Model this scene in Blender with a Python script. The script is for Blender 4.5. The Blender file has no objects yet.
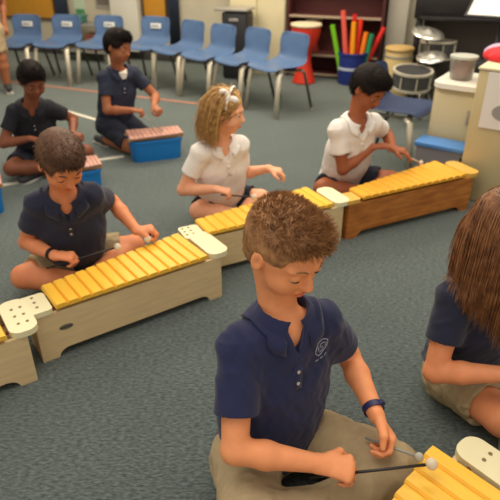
import bpy, bmesh, math, random
import numpy as np
from mathutils import Vector as V, Matrix
from mathutils.bvhtree import BVHTree
random.seed(7); rng = np.random.RandomState(7)
S = bpy.context.scene; COL = S.collection
PI = math.pi; R = math.radians

# ------------------------------------------------------------------ camera
cd = bpy.data.cameras.new('camera'); cam = bpy.data.objects.new('camera', cd); COL.objects.link(cam)
cam.location = (0, 0, 1.4); cam.rotation_euler = (R(90-29.7), 0, 0)
cd.sensor_width = 36; cd.lens = 36*560/500; cd.clip_start = .05; cd.clip_end = 60
cd.dof.use_dof = True; cd.dof.focus_distance = 1.5; cd.dof.aperture_fstop = 3.9
S.camera = cam
# ------------------------------------------------------------------ world, lights, exposure
w = bpy.data.worlds.new('room_ambient'); S.world = w; w.use_nodes = True
w.node_tree.nodes['Background'].inputs[0].default_value = (1.0, .91, .78, 1)
w.node_tree.nodes['Background'].inputs[1].default_value = .50
def area(name, loc, sx, sy, e, col=(1, .9, .74)):
    l = bpy.data.lights.new(name, 'AREA'); l.shape = 'RECTANGLE'; l.size = sx; l.size_y = sy; l.energy = e; l.color = col
    o = bpy.data.objects.new(name, l); o.location = loc; COL.objects.link(o); return o
area('ceiling_lamp_near', (-.5, .7, 2.75), 1.6, 1.2, 18, (1, .93, .82))
area('ceiling_lamp_middle', (.6, 2.8, 2.75), 2.4, .8, 28)
area('ceiling_lamp_far', (-.8, 4.9, 2.75), 3.0, 1.0, 85, (1, .86, .66))
area('ceiling_lamp_corner', (2.0, 4.4, 2.75), 1.2, .8, 12)
S.view_settings.view_transform = 'Standard'; S.view_settings.look = 'None'; S.view_settings.gamma = 1
S.view_settings.use_curve_mapping = False; S.view_settings.exposure = .45

# ------------------------------------------------------------------ materials
def lin(c):
    return tuple((x/255/12.92 if x/255 <= .04045 else ((x/255+.055)/1.055)**2.4) for x in c)
_M = {}
def mat(name, rgb, rough=.6, metal=0, noise=0, nscale=30, bump=0, bscale=200, sheen=0, sss=0, stretch=None, rgb2=None, trans=0, spec=.5, emit=0):
    if name in _M: return _M[name]
    m = bpy.data.materials.new(name); m.use_nodes = True; nt = m.node_tree; b = nt.nodes['Principled BSDF']
    c = lin(rgb) + (1,)
    b.inputs['Base Color'].default_value = c; b.inputs['Roughness'].default_value = rough; b.inputs['Metallic'].default_value = metal
    b.inputs['Specular IOR Level'].default_value = spec
    if trans: b.inputs['Transmission Weight'].default_value = trans
    if sheen: b.inputs['Sheen Weight'].default_value = sheen; b.inputs['Sheen Roughness'].default_value = .5
    if sss:
        b.inputs['Subsurface Weight'].default_value = sss; b.inputs['Subsurface Radius'].default_value = (.012, .005, .003); b.inputs['Subsurface Scale'].default_value = 1
    tc = nt.nodes.new('ShaderNodeTexCoord'); mp = nt.nodes.new('ShaderNodeMapping'); nt.links.new(tc.outputs['Object'], mp.inputs[0])
    if stretch: mp.inputs['Scale'].default_value = stretch
    if noise or rgb2:
        n = nt.nodes.new('ShaderNodeTexNoise'); n.inputs['Scale'].default_value = nscale; n.inputs['Detail'].default_value = 5
        nt.links.new(mp.outputs[0], n.inputs['Vector'])
        r = nt.nodes.new('ShaderNodeValToRGB'); r.color_ramp.elements[0].position = .32; r.color_ramp.elements[1].position = .68
        c2 = lin(rgb2) + (1,) if rgb2 else tuple(x*(1-noise) for x in c[:3]) + (1,)
        c1 = c if rgb2 else tuple(min(1, x*(1+noise)) for x in c[:3]) + (1,)
        r.color_ramp.elements[0].color = c2; r.color_ramp.elements[1].color = c1
        nt.links.new(n.outputs['Fac'], r.inputs[0]); nt.links.new(r.outputs[0], b.inputs['Base Color'])
    if bump:
        n2 = nt.nodes.new('ShaderNodeTexNoise'); n2.inputs['Scale'].default_value = bscale; n2.inputs['Detail'].default_value = 3
        nt.links.new(mp.outputs[0], n2.inputs['Vector'])
        bp = nt.nodes.new('ShaderNodeBump'); bp.inputs['Strength'].default_value = bump; bp.inputs['Distance'].default_value = .003
        nt.links.new(n2.outputs['Fac'], bp.inputs['Height']); nt.links.new(bp.outputs[0], b.inputs['Normal'])
    _M[name] = m; return m

# ------------------------------------------------------------------ object helpers
def link(name, verts, faces, m, parent=None, smooth=True):
    me = bpy.data.meshes.new(name)
    me.from_pydata([tuple(v) for v in verts], [], faces); me.update()
    if smooth: me.polygons.foreach_set('use_smooth', [True]*len(me.polygons))
    me.materials.append(m)
    o = bpy.data.objects.new(name, me); COL.objects.link(o)
    if parent: o.parent = parent; o.matrix_parent_inverse = inv(parent)
    return o
_W = {}
def inv(p): return _W.get(p.name, Matrix.Identity(4)).inverted() if False else Matrix.Identity(4)
def tag(o, label=None, cat=None, group=None, kind=None):
    if label: o['label'] = label
    if cat: o['category'] = cat
    if group: o['group'] = group
    if kind: o['kind'] = kind
    return o
def empty(name, label, cat, loc=(0, 0, 0), rz=0, group=None):
    o = bpy.data.objects.new(name, None); COL.objects.link(o); o.location = loc; o.rotation_euler = (0, 0, rz); o.empty_display_size = .05
    return tag(o, label, cat, group)
def copy_tree(o, parent=None):
    c = o.copy(); COL.objects.link(c); c.parent = parent
    for ch in [x for x in list(bpy.data.objects) if x.parent == o]: copy_tree(ch, c)
    return c
class MB:
    def __init__(s): s.v = []; s.f = []
    def add(s, vs, fs):
        n = len(s.v); s.v += [tuple(v) for v in vs]; s.f += [tuple(i+n for i in f) for f in fs]; return s
    def bm(s, b):
        b.verts.index_update(); return s.add([v.co[:] for v in b.verts], [[v.index for v in f.verts] for f in b.faces])
    def box(s, c, size, bev=.003, rot=None, seg=2):
        b = bmesh.new(); bmesh.ops.create_cube(b, size=1)
        for v in b.verts: v.co = V((v.co.x*size[0], v.co.y*size[1], v.co.z*size[2]))
        if bev: bmesh.ops.bevel(b, geom=b.edges[:], offset=min(bev, min(size)*.45), segments=seg, affect='EDGES', profile=.5)
        M = Matrix.Translation(V(c)) @ (rot.to_4x4() if rot else Matrix.Identity(4))
        bmesh.ops.transform(b, matrix=M, verts=b.verts); s.bm(b); b.free(); return s
    def prism(s, pts, y0, y1):           # pts in x,z; extruded along y
        n = len(pts); vs = [(x, y0, z) for x, z in pts] + [(x, y1, z) for x, z in pts]
        fs = [tuple(range(n)), tuple(range(2*n-1, n-1, -1))] + [(i, i+n, (i+1) % n+n, (i+1) % n) for i in range(n)]
        return s.add(vs, fs)
    def slab(s, pts, z0, z1):            # pts in x,y ; extruded along z
        n = len(pts); vs = [(x, y, z0) for x, y in pts] + [(x, y, z1) for x, y in pts]
        fs = [tuple(range(n-1, -1, -1)), tuple(range(n, 2*n))] + [(i, (i+1) % n, (i+1) % n+n, i+n) for i in range(n)]
        return s.add(vs, fs)
    def tube(s, pts, r, n=10, cap=True, squash=1, side=None):
        pts = [V(p) for p in pts]; rs = r if hasattr(r, '__len__') else [r]*len(pts); prev = None; base = len(s.v); fs = []; vs = []
        for i, p in enumerate(pts):
            t = (pts[min(i+1, len(pts)-1)] - pts[max(i-1, 0)]).normalized()
            if prev is None:
                a = V(side) if side else (V((0, 0, 1)) if abs(t.z) < .9 else V((1, 0, 0)))
            else: a = prev
            u = (a - t*a.dot(t)).normalized(); w_ = t.cross(u); prev = u
            for k in range(n):
                an = 2*PI*k/n; vs.append(p + (u*math.cos(an) + w_*math.sin(an)*squash)*rs[i])
        for i in range(len(pts)-1):
            for k in range(n): a = i*n+k; b = i*n+(k+1) % n; fs.append((a, b, b+n, a+n))
        if cap: fs.append(tuple(range(n-1, -1, -1))); m_ = (len(pts)-1)*n; fs.append(tuple(range(m_, m_+n)))
        return s.add(vs, fs)
    def lathe(s, prof, n=28, c=(0, 0, 0), rot=None, ring=False):
        if ring: prof = list(prof) + [prof[0]]
        vs = []; fs = []
        for r_, z in prof:
            for k in range(n):
                a = 2*PI*k/n; p = V((r_*math.cos(a), r_*math.sin(a), z)); p = (rot @ p) if rot else p; vs.append(p + V(c))
        for i in range(len(prof)-1):
            for k in range(n): a = i*n+k; b = i*n+(k+1) % n; fs.append((a, b, b+n, a+n))
        if not ring: fs.append(tuple(range(n-1, -1, -1))); m_ = (len(prof)-1)*n; fs.append(tuple(range(m_, m_+n)))
        return s.add(vs, fs)
    def build(s, name, m, parent=None, smooth=False, auto=True):
        o = link(name, s.v, s.f, m, parent, smooth or auto)
        if auto and not smooth:
            o.data.set_sharp_from_angle(angle=R(38))
        return o

# ------------------------------------------------------------------ implicit surfaces for bodies, clothes and soft things
def f32(x): return np.asarray(x, dtype=np.float32)
class Sdf:
    def __init__(s): s.ops = []; s.lo = np.full(3, 1e9); s.hi = -s.lo; s.disp = None
    def _b(s, pts, r):
        for p in pts: s.lo = np.minimum(s.lo, np.array(p[:]) - r); s.hi = np.maximum(s.hi, np.array(p[:]) + r)
    def add(s, fn, mode='u', k=.01): s.ops.append((fn, mode, k)); return s
    def cone(s, a, b, ra, rb, k=.01, mode='u', caps=False):
        A = f32(a[:]); D = f32((V(b)-V(a))[:]); L2 = float(D@D) + 1e-12; L = math.sqrt(L2)
        def fn(P):
            q = P - A; t0 = (q@D)/L2; t = np.clip(t0, 0, 1); d = np.sqrt(((q - t[:, None]*D)**2).sum(1)) - (ra + (rb-ra)*t)
            if caps: d = np.maximum(d, np.maximum(-t0, t0-1)*L)
            return d
        if mode == 'u': s._b([a, b], max(ra, rb) + .01)
        return s.add(fn, mode, k)
    def econe(s, a, b, ra, rb, side, sq=.7, k=.02, mode='u', caps=False):
        A = f32(a[:]); D = V(b)-V(a); L = D.length; u = D.normalized(); sd = V(side); sd = (sd - u*sd.dot(u)).normalized(); n = u.cross(sd)
        u, sd, n = f32(u[:]), f32(sd[:]), f32(n[:])
        def fn(P):
            q = P - A; h = q@u; t = np.clip(h/L, 0, 1); x = q@sd; y = (q@n)/sq; e = h - t*L
            d = (np.sqrt(x*x + y*y + (e/sq)**2) - (ra + (rb-ra)*t))*sq
            if caps: d = np.maximum(d, np.maximum(-h, h-L))
            return d
        if mode == 'u': s._b([a, b], max(ra, rb) + .01)
        return s.add(fn, mode, k)
    def ell(s, c, rad, M=None, k=.01, mode='u'):
        C = f32(c[:]); r = f32(rad); mm = f32([list(x) for x in M]) if M is not None else np.eye(3, dtype=np.float32); mn = float(min(rad))
        def fn(P):
            q = ((P - C)@mm)/r; l = np.sqrt((q*q).sum(1)) + 1e-9; g = np.sqrt(((q/r)**2).sum(1)) + 1e-9
            return l*(l-1)/g
        if mode == 'u': s._b([c], max(rad) + .01)
        return s.add(fn, mode, k)
    def rbox(s, c, half, M=None, r=.005, k=.005, mode='u'):
        C = f32(c[:]); hf = f32(half) - r; mm = f32([list(x) for x in M]) if M is not None else np.eye(3, dtype=np.float32)
        def fn(P):
            q = np.abs((P - C)@mm) - hf; return np.sqrt((np.maximum(q, 0)**2).sum(1)) + np.minimum(q.max(1), 0) - r
        if mode == 'u': s._b([c], float(np.linalg.norm(half)) + .01)
        return s.add(fn, mode, k)
    def plane(s, p, n, mode='i', k=.002):      # keeps the side the normal points away from
        p_ = f32(p[:]); n_ = f32(V(n).normalized()[:]); return s.add(lambda P: (P-p_)@n_, mode, k)
    def mesh(s, h, B=8):
        lo = s.lo - 2*h; n = np.ceil((s.hi + 2*h - lo)/(h*B)).astype(int); N = n*B + 1
        Rr = h*B*math.sqrt(3)/2
        bc = np.stack(np.meshgrid(*[np.arange(k) for k in n], indexing='ij'), -1).reshape(-1, 3)
        ctr = f32(lo + (bc + .5)*h*B)
        def comb(D, d, mode, k):
            if mode == 'u': hh = np.clip(.5 + .5*(d-D)/k, 0, 1); return d + (D-d)*hh - k*hh*(1-hh)
            if mode == 's': d = -d
            hh = np.clip(.5 - .5*(d-D)/k, 0, 1); return d + (D-d)*hh + k*hh*(1-hh)
        D = np.full(len(ctr), 1., np.float32); od = []
        for fn, mode, k in s.ops: d = fn(ctr); od.append(d); D = comb(D, d, mode, k)
        act = np.abs(D) < Rr*1.15 + .012
        full = np.empty(N, np.float32)
        # fill inactive blocks by sign
        big = np.repeat(np.repeat(np.repeat(D.reshape(n), B, 0), B, 1), B, 2)
        full[:] = 1; full[:-1, :-1, :-1] = np.where(big > 0, 1, -1).astype(np.float32)
        ia = np.where(act)[0]
        ar = np.arange(B+1); loc = np.stack(np.meshgrid(ar, ar, ar, indexing='ij'), -1).reshape(-1, 3)
        CH = 1500
        for c0 in range(0, len(ia), CH):
            idx = ia[c0:c0+CH]; G = (bc[idx]*B)[:, None, :] + loc[None]; P = f32(lo + G*h)
            DD = np.full(P.shape[:2], 1., np.float32)
            for (fn, mode, k), dc in zip(s.ops, od):
                dcc = dc[idx]
                use = (dcc > -(Rr*1.15+k+.006)) if mode == 'i' else (dcc < Rr*1.15 + k + .006)
                if not use.any(): continue
                u = np.where(use)[0]; pp = P[u].reshape(-1, 3)
                DD[u] = comb(DD[u], fn(pp).reshape(len(u), -1), mode, k)
            if s.disp: DD = DD + s.disp(P.reshape(-1, 3)).reshape(DD.shape)
            full[G[..., 0], G[..., 1], G[..., 2]] = DD
        # surface nets
        sg = full < 0
        sh = tuple(x-1 for x in full.shape)
        cnt = np.zeros(sh, np.uint8)
        for i in (0, 1):
            for j in (0, 1):
                for k in (0, 1): cnt += sg[i:sh[0]+i, j:sh[1]+j, k:sh[2]+k]
        cells = np.argwhere((cnt > 0) & (cnt < 8)); ci = np.full(sh, -1, np.int32); ci[tuple(cells.T)] = np.arange(len(cells))
        acc = np.zeros((len(cells), 3)); num = np.zeros(len(cells))
        corners = [(i, j, k) for i in (0, 1) for j in (0, 1) for k in (0, 1)]
        val = {c: full[cells[:, 0]+c[0], cells[:, 1]+c[1], cells[:, 2]+c[2]] for c in corners}
        for a in corners:
            for ax in range(3):
                if a[ax]: continue
                b = tuple(1 if q == ax else a[q] for q in range(3)); va, vb = val[a], val[b]; x = (va < 0) != (vb < 0)
                t = np.clip(va/(va - vb + 1e-12), 0, 1); p = np.tile(np.array(a, float), (len(cells), 1)); p[:, ax] = t
                acc[x] += p[x]; num[x] += 1
        verts = lo + (cells + acc/num[:, None])*h
        quads = []
        for ax in range(3):
            o1, o2 = (ax+1) % 3, (ax+2) % 3
            sl0 = [slice(None)]*3; sl1 = [slice(None)]*3; sl0[ax] = slice(0, -1); sl1[ax] = slice(1, None)
            e = sg[tuple(sl0)] != sg[tuple(sl1)]; E_ = np.argwhere(e)
            ok = (E_[:, o1] > 0) & (E_[:, o2] > 0) & (E_[:, o1] < sh[o1]) & (E_[:, o2] < sh[o2]); E_ = E_[ok]
            c = [E_.copy() for _ in range(4)]; c[1][:, o1] -= 1; c[2][:, o1] -= 1; c[2][:, o2] -= 1; c[3][:, o2] -= 1
            q = np.stack([ci[tuple(x.T)] for x in c], 1); fl = sg[tuple(E_.T)]; q[~fl] = q[~fl][:, ::-1]; quads.append(q)
        Q = np.concatenate(quads); Q = Q[(Q >= 0).all(1)]
        # tidy: one light laplacian pass
        nv = len(verts); sm = np.zeros((nv, 3)); c_ = np.zeros(nv)
        for a in range(4):
            b = (a+1) % 4; np.add.at(sm, Q[:, a], verts[Q[:, b]]); np.add.at(c_, Q[:, a], 1); np.add.at(sm, Q[:, b], verts[Q[:, a]]); np.add.at(c_, Q[:, b], 1)
        verts = verts*.5 + .5*sm/np.maximum(c_, 1)[:, None]
        return verts, Q
    def build(s, name, h, m, parent=None):
        v, q = s.mesh(h); me = bpy.data.meshes.new(name)
        me.vertices.add(len(v)); me.vertices.foreach_set('co', v.astype(np.float32).ravel())
        me.loops.add(len(q)*4); me.loops.foreach_set('vertex_index', q.astype(np.int32).ravel())
        me.polygons.add(len(q)); me.polygons.foreach_set('loop_start', np.arange(0, len(q)*4, 4, dtype=np.int32))
        me.polygons.foreach_set('use_smooth', np.ones(len(q), bool)); me.update(calc_edges=True); me.validate()
        me.materials.append(m); o = bpy.data.objects.new(name, me); COL.objects.link(o)
        if parent: o.parent = parent
        return o
def folds(amp, sc, seed, dirv=(0, 0, 1)):
    r_ = np.random.RandomState(seed); W = [(f32(r_.normal(size=3)*sc*(1+.6*i)), r_.rand()*6, 1/(1+.5*i)) for i in range(6)]
    def fn(P):
        o = np.zeros(len(P), np.float32)
        for k, ph, a in W: o += a*np.sin(P@k + ph + 1.3*np.sin(P@k[::-1].copy()*.6))
        return f32(-amp*(1-np.abs(np.clip(o, -2.5, 2.5))/1.2))
    return fn

# ------------------------------------------------------------------ people
def frame(fwd, up=(0, 0, 1)):            # columns: forward, left, up
    f = V(fwd).normalized(); l = V(up).cross(f).normalized(); u = f.cross(l)
    return Matrix((f, l, u)).transposed()
def ik(Sx, Wr, L1, L2, pole):
    d = Wr - Sx; L = d.length
    k = max(1, L/(L1+L2)*1.01); L1 *= k; L2 *= k
    a = (L1*L1 - L2*L2 + L*L)/(2*L); h = math.sqrt(max(L1*L1 - a*a, 0)); u = d.normalized(); p = V(pole); p = (p - u*p.dot(u)).normalized()
    return Sx + u*a + p*h
SKIN = {}
def skin_mat(n, rgb): return mat('skin_'+n, rgb, rough=.55, noise=.05, nscale=25, sss=.12, spec=.35)
def hand_sdf(sd, Wp, D, N, thumb, sc, curl, k=.006, spread=1.0, extra=None):
    D = D.normalized(); N = (N - D*N.dot(D)).normalized(); T = thumb
    def rot(a): return (D*math.cos(a) + N*math.sin(a))
    sd.econe(Wp - D*.01*sc, Wp + D*.060*sc, .022*sc, .034*sc, T, .5, k=.012)
    tips = []
    offs = (.027, .0095, -.0085, -.026); lens = (.058, .066, .061, .047); rad = (.0085, .009, .0085, .0075)
    for i in range(4):
        p = Wp + D*(.068 - .004*abs(i-1))*sc + T*offs[i]*sc*spread; a = 0; c = curl[i] if hasattr(curl, '__len__') else curl
        for j, fr in enumerate((.42, .33, .25)):
            a += c*(.9, 1.1, .8)[j]; q = p + (rot(a) + T*offs[i]*2.5*(spread-1)).normalized()*lens[i]*fr*sc*1.1
            sd.cone(p, q, rad[i]*sc*(1-.1*j), rad[i]*sc*(.9-.12*j), k=.0035*sc if j else .006*sc); p = q
        tips.append(p)
    b = Wp + D*.018*sc + T*.022*sc + N*.004*sc
    p1 = b + (D*.62 + T*.62 + N*.30).normalized()*.036*sc; cc = min(1, (curl if not hasattr(curl, '__len__') else curl[0]))
    p2 = p1 + (D*.85 + T*(.25-.45*cc) + N*(.2+.45*cc)).normalized()*.028*sc
    sd.cone(b, p1, .0135*sc, .0105*sc, k=.010*sc).cone(p1, p2, .0100*sc, .0078*sc, k=.004*sc)
    return tips
def strands(name, roots, dirs, m, parent, length=.03, jitter=.3, width=.0012, grav=0, segs=3, push=None, curl=0):
    vs = []; fs = []
    for p, d in zip(roots, dirs):
        p = V(p); d = (V(d).normalized() + V(rng.normal(size=3))*jitter*.5).normalized(); L = length*(.7 + .6*rng.rand()) if not callable(length) else length(p)
        st = L/segs; sdv = d.cross(V(rng.normal(size=3))).normalized(); b = len(vs); cph = rng.rand()*6
        for i in range(segs+1):
            wd = width*(1 - .85*(i/segs)**2)
            up_ = d.cross(sdv).normalized()
            for a in (0, 2.1, 4.2): vs.append(p + (sdv*math.cos(a) + up_*math.sin(a))*wd)
            d = (d + V((0, 0, -1))*grav*st/.01 + (sdv*math.sin(cph + i*.9) * curl)).normalized(); p = p + d*st
            if push: 
                p2 = push(p)
                if p2 is not None: d = (d + (p2-p)*40).normalized(); p = p2
        for i in range(segs):
            for a in range(3): x = b+i*3+a; y = b+i*3+(a+1) % 3; fs.append((x, y, y+3, x+3))
    return link(name, vs, fs, m, parent)

def person(label, P, yaw, sh, head, hyaw, hpitch, sc, tone, shirt, shorts, wr, wl, poles=((0, 0, -1), (0, 0, -1)), hyR=None, hyL=None,
           curlR=1.15, curlL=1.15, hair='short', hairm=None, legs='cross', knees=None, h=.006, hroll=0, open_eyes=False, bracelet=None, DR=None, DL=None, group=None, shoulders=None, nskin=None, pants_len=.72, name='person', sleeve=.58):
    root = empty(name, label, 'person', (0, 0, 0), group=group)
    sk = skin_mat(*tone); P = V(P); f = V((math.cos(yaw), math.sin(yaw), 0)); l = V((-f.y, f.x, 0)); up = V((0, 0, 1))
    sh = V(sh); hd = V(head); sw = .135*sc
    if shoulders: shR, shL = V(shoulders[0]), V(shoulders[1])
    else: shR, shL = sh - l*sw, sh + l*sw
    ld = (shL-shR).normalized(); tu = (sh - P).normalized(); tf = ld.cross(tu).normalized()
    # ---------- head frame
    hf = V((math.cos(hyaw)*math.cos(hpitch), math.sin(hyaw)*math.cos(hpitch), -math.sin(hpitch)))
    HM = frame(hf); HM = HM @ Matrix.Rotation(hroll, 3, 'X')
    H = lambda a, b, c: hd + HM @ V((a, b, c))*sc
    b = Sdf()
    e = lambda c, r, k=.012, mode='u': b.ell(H(*c), [x*sc for x in r], HM, k*sc, mode)
    e((-.014, 0, .030), (.094, .076, .082)); e((.020, 0, -.028), (.064, .060, .076), .03)
    e((.044, 0, -.084), (.026, .026, .020), .03); e((.046, .034, -.036), (.030, .026, .028), .02); e((.046, -.034, -.036), (.030, .026, .028), .02)
    for s_ in (1, -1):
        b.ell(H(.086, s_*.031, .004), [x*sc for x in (.016, .018, .011)], HM, .012*sc, 's')
        e((.0655, s_*.031, .003), (.0150, .0155, .0125), .004)
        b.cone(H(.080, s_*.014, .022), H(.066, s_*.046, .022), .0075*sc, .006*sc, .012*sc)
        e((-.006, s_*.076, -.004), (.017, .008, .029), .006)
        b.ell(H(.000, s_*.085, -.002), [x*sc for x in (.009, .006, .017)], HM, .004*sc, 's')
        e((.087, s_*.0095, -.030), (.009, .0065, .0065), .006)
    b.cone(H(.078, 0, .010), H(.097, 0, -.026), .0075*sc, .0105*sc, .010*sc)
    e((.078, 0, -.053), (.012, .020, .0055), .006); e((.076, 0, -.063), (.011, .017, .0055), .004)
    b.cone(H(.094, .014, -.0578), H(.094, -.014, -.0578), .0022*sc, .0022*sc, .003*sc, 's')
    # neck, torso
    nb = sh + tu*.015*sc - tf*.006*sc
    b.cone(nb - tu*.03*sc, H(-.022, 0, -.055), .048*sc, .043*sc, .03*sc)
    chest = P.lerp(sh, .62)
    b.econe(P, chest, .105*sc, .112*sc, ld, .66, .03*sc); b.econe(chest, sh - tu*.035*sc, .112*sc, .090*sc, ld, .62, .03*sc)
    b.cone(shR, shL, .036*sc, .036*sc, .03*sc)
    # arms
    arms = []
    for i, (Sx, Wr, pole, Dh, N0, cu) in enumerate(((shR, V(wr), poles[0], DR, hyR, curlR), (shL, V(wl), poles[1], DL, hyL, curlL))):
        E_ = ik(Sx, Wr, .235*sc, .205*sc, pole); fa = (Wr-E_).normalized()
        b.cone(Sx, E_, .040*sc, .031*sc, .02*sc); mid = E_.lerp(Wr, .35)
        b.cone(E_, mid, .031*sc, .032*sc, .012*sc); b.cone(mid, Wr, .032*sc, .0205*sc, .012*sc)
        D_ = V(Dh).normalized() if Dh else (fa + V((0, 0, -.12))).normalized()
        N_ = V(N0) if N0 else V((0, 0, -1)); N_ = (N_ - D_*N_.dot(D_)).normalized()
        T_ = D_.cross(N_) if i == 0 else N_.cross(D_)
        tips = hand_sdf(b, Wr, D_, N_, T_, sc*.98, cu)
        arms.append((Sx, E_, Wr, D_, N_, T_))
    # legs
    kr, kl = (V(knees[0]), V(knees[1])) if knees else (P + f*.23*sc - l*.27*sc, P + f*.23*sc + l*.27*sc)
    if legs == 'cross':
        kr.z = kl.z = .115*sc if not knees else kr.z
        if knees: kl.z = knees[1][2]
        ar = P + f*.27*sc + l*.07*sc; al = P + f*.22*sc - l*.10*sc; ar.z = .06*sc; al.z = .05*sc
        fd = ((l*.9 + f*.25 - up*.12), (-l*.9 + f*.3 - up*.1))
    elif legs == 'stand':
        kr = P - l*.09*sc + f*.02; kl = P + l*.09*sc + f*.02; kr.z = kl.z = .33*sc; ar = kr - f*.03; al = kl - f*.03; ar.z = al.z = .065*sc; fd = (f - l*.15, f + l*.15)
    else:
        kr = P + f*.30*sc - l*.09*sc; kl = P + f*.30*sc + l*.09*sc
        if knees: kr, kl = V(knees[0]), V(knees[1])
        kr.z = kl.z = .065*sc; ar = P - f*.03*sc - l*.08*sc; al = P - f*.03*sc + l*.08*sc; ar.z = al.z = .05*sc; fd = (-f + l*.1, -f - l*.1)
    hipR, hipL = P - l*.075*sc - up*.01*sc, P + l*.075*sc - up*.01*sc
    for hp, kn, an in ((hipR, kr, ar), (hipL, kl, al)):
        b.cone(hp, kn, .072*sc, .052*sc, .03*sc); m1 = kn.lerp(an, .3); b.cone(kn, m1, .050*sc, .052*sc, .015*sc); b.cone(m1, an, .052*sc, .033*sc, .015*sc)
    body = b.build('body', h, sk, root)
    # ---------- shirt
    c = Sdf(); g = .016*sc
    low = P + up*.035*sc if legs == 'cross' else P
    ch2 = P.lerp(sh, .62)
    c.econe(low - tu*.02*sc, P.lerp(sh, .35) + tf*.002*sc, .140*sc, .128*sc, ld, .80, .03*sc)
    c.econe(P.lerp(sh, .35) + tf*.002*sc, ch2, .128*sc, .127*sc, ld, .74, .05*sc)
    c.econe(ch2, sh - tu*.03*sc, .127*sc, .108*sc, ld, .66, .06*sc)
    c.cone(shR + ld*.012, shL - ld*.012, .046*sc, .046*sc, .035*sc); c.cone(nb - tu*.05*sc, nb + tu*.004*sc, .082*sc, .060*sc, .04*sc)
    for Sx, E_, Wr, D_, N_, T_ in arms:
        se = Sx.lerp(E_, sleeve); c.cone(Sx, se, .046*sc, .052*sc, .03*sc, caps=True); c.cone(Sx, Sx, .046*sc, .046*sc, .02*sc)
    for Sx, E_, Wr, D_, N_, T_ in arms:
        c.cone(Sx.lerp(E_, sleeve-.16), Sx.lerp(E_, sleeve+.12), .040*sc - h*.4, .050*sc - h*.4, .003, 's', caps=True)
    c.plane(low - tu*.045*sc, -tu)
    c.cone(nb - tu*.012*sc + tf*.004*sc, nb + tu*.10*sc, .055*sc, .062*sc, .006, 's')
    c.cone(nb + tf*.060*sc, nb + tf*.085*sc - tu*.062*sc, .022*sc, .005*sc, .008, 's')
    fo = folds(.0035*sc, 17/sc, int(abs(P.x)*1000))
    ends = [(f32(Sx.lerp(E_, sleeve)[:]), .052*sc) for Sx, E_, *_ in arms] + [(f32((nb + tf*.02)[:]), .075*sc)]
    def fade(P_):
        k = np.ones(len(P_), np.float32)
        for e_, r_ in ends: k *= np.clip((np.sqrt(((P_-e_)**2).sum(1)) - r_)/.03, 0, 1)
        return fo(P_)*k
    c.disp = fade
    so = c.build('polo_shirt', h, shirt, root)
    # collar
    bv = BVHTree.FromPolygons([v.co for v in so.data.vertices], [p.vertices[:] for p in so.data.polygons])
    vs = []; fs = []; n = 36; rows = 5
    for i in range(n+1):
        a = -R(158) + R(316)*i/n             # 0 = back of the neck
        rad = (-tf*math.cos(a) + ld*math.sin(a)*1.0); fr = max(0, (abs(a)-R(95))/R(63))
        for j in range(rows):
            t = j/(rows-1); rr = (.056 + .030*t + .005*math.sin(t*PI))*sc; zz = (.032 - (.038 + .016*fr)*t - .022*fr)*sc
            p = nb + rad*rr + tu*zz
            if t > .4:
                hit = bv.find_nearest(p)
                if hit[0] is not None and (p - hit[0]).dot(hit[1]) < .007: p = hit[0] + hit[1]*.007
            vs.append(p)
    for i in range(n):
        for j in range(rows-1): a = i*rows+j; fs.append((a, a+rows, a+rows+1, a+1))
    co = link('collar', vs, fs, shirt, so); md = co.modifiers.new('t', 'SOLIDIFY'); md.thickness = .0045; md.offset = 0
    # placket with buttons
    pk = MB(); bt = MB()
    pts = []
    for j in range(5):
        o_ = nb + tf*.30 - tu*(.078 + .015*j)*sc; hit = bv.ray_cast(o_, -tf)
        if hit[0] is not None: pts.append((hit[0] + hit[1]*.0015, hit[1]))
    if len(pts) > 2:
        vs = []; fs = []
        for q, nn in pts: vs += [q - ld*.011*sc, q + ld*.011*sc]
        for j in range(len(pts)-1): fs.append((2*j, 2*j+1, 2*j+3, 2*j+2))
        po = link('placket', vs, fs, shirt, so); md = po.modifiers.new('t', 'SOLIDIFY'); md.thickness = .003; md.offset = 0
        for j in (1, 3):
            if j < len(pts):
                q, nn = pts[j]; mb = MB().lathe([(.0, -.001), (.0045*sc, -.001), (.0045*sc, .0015), (.0, .0018)], 12, q + nn*.002, frame(nn) @ Matrix.Rotation(PI/2, 3, 'Y'))
                mb.build('button', mat('shirt_button', (190, 185, 175), .4), po)
    # ---------- shorts
    q = Sdf()
    q.econe(P - up*.012*sc, P + tu*.055*sc, .118*sc, .116*sc, l, .80, .03*sc)
    for hp, kn, an in ((hipR, kr, ar), (hipL, kl, al)):
        q.cone(hp, hp.lerp(kn, pants_len if legs == 'cross' else .80), .086*sc, .074*sc, .03*sc, caps=True); q.cone(hp, hp, .09*sc, .09*sc, .03*sc)
        if legs == 'cross' and pants_len > .9: q.cone(kn, kn, .066*sc, .066*sc, .02*sc); q.cone(kn, kn.lerp(an, .75), .064*sc, .056*sc, .02*sc, caps=True)
    for hp, kn, an in ((hipR, kr, ar), (hipL, kl, al)):
        if pants_len < .9: q.cone(hp.lerp(kn, .62), hp.lerp(kn, .95), .058*sc, .066*sc, .004, 's', caps=True)
    q.plane((0, 0, .006), (0, 0, -1)); q.disp = folds(.004*sc, 26/sc, 5 + int(abs(P.y)*1000))
    q.build('shorts', h, shorts, root)
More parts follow.
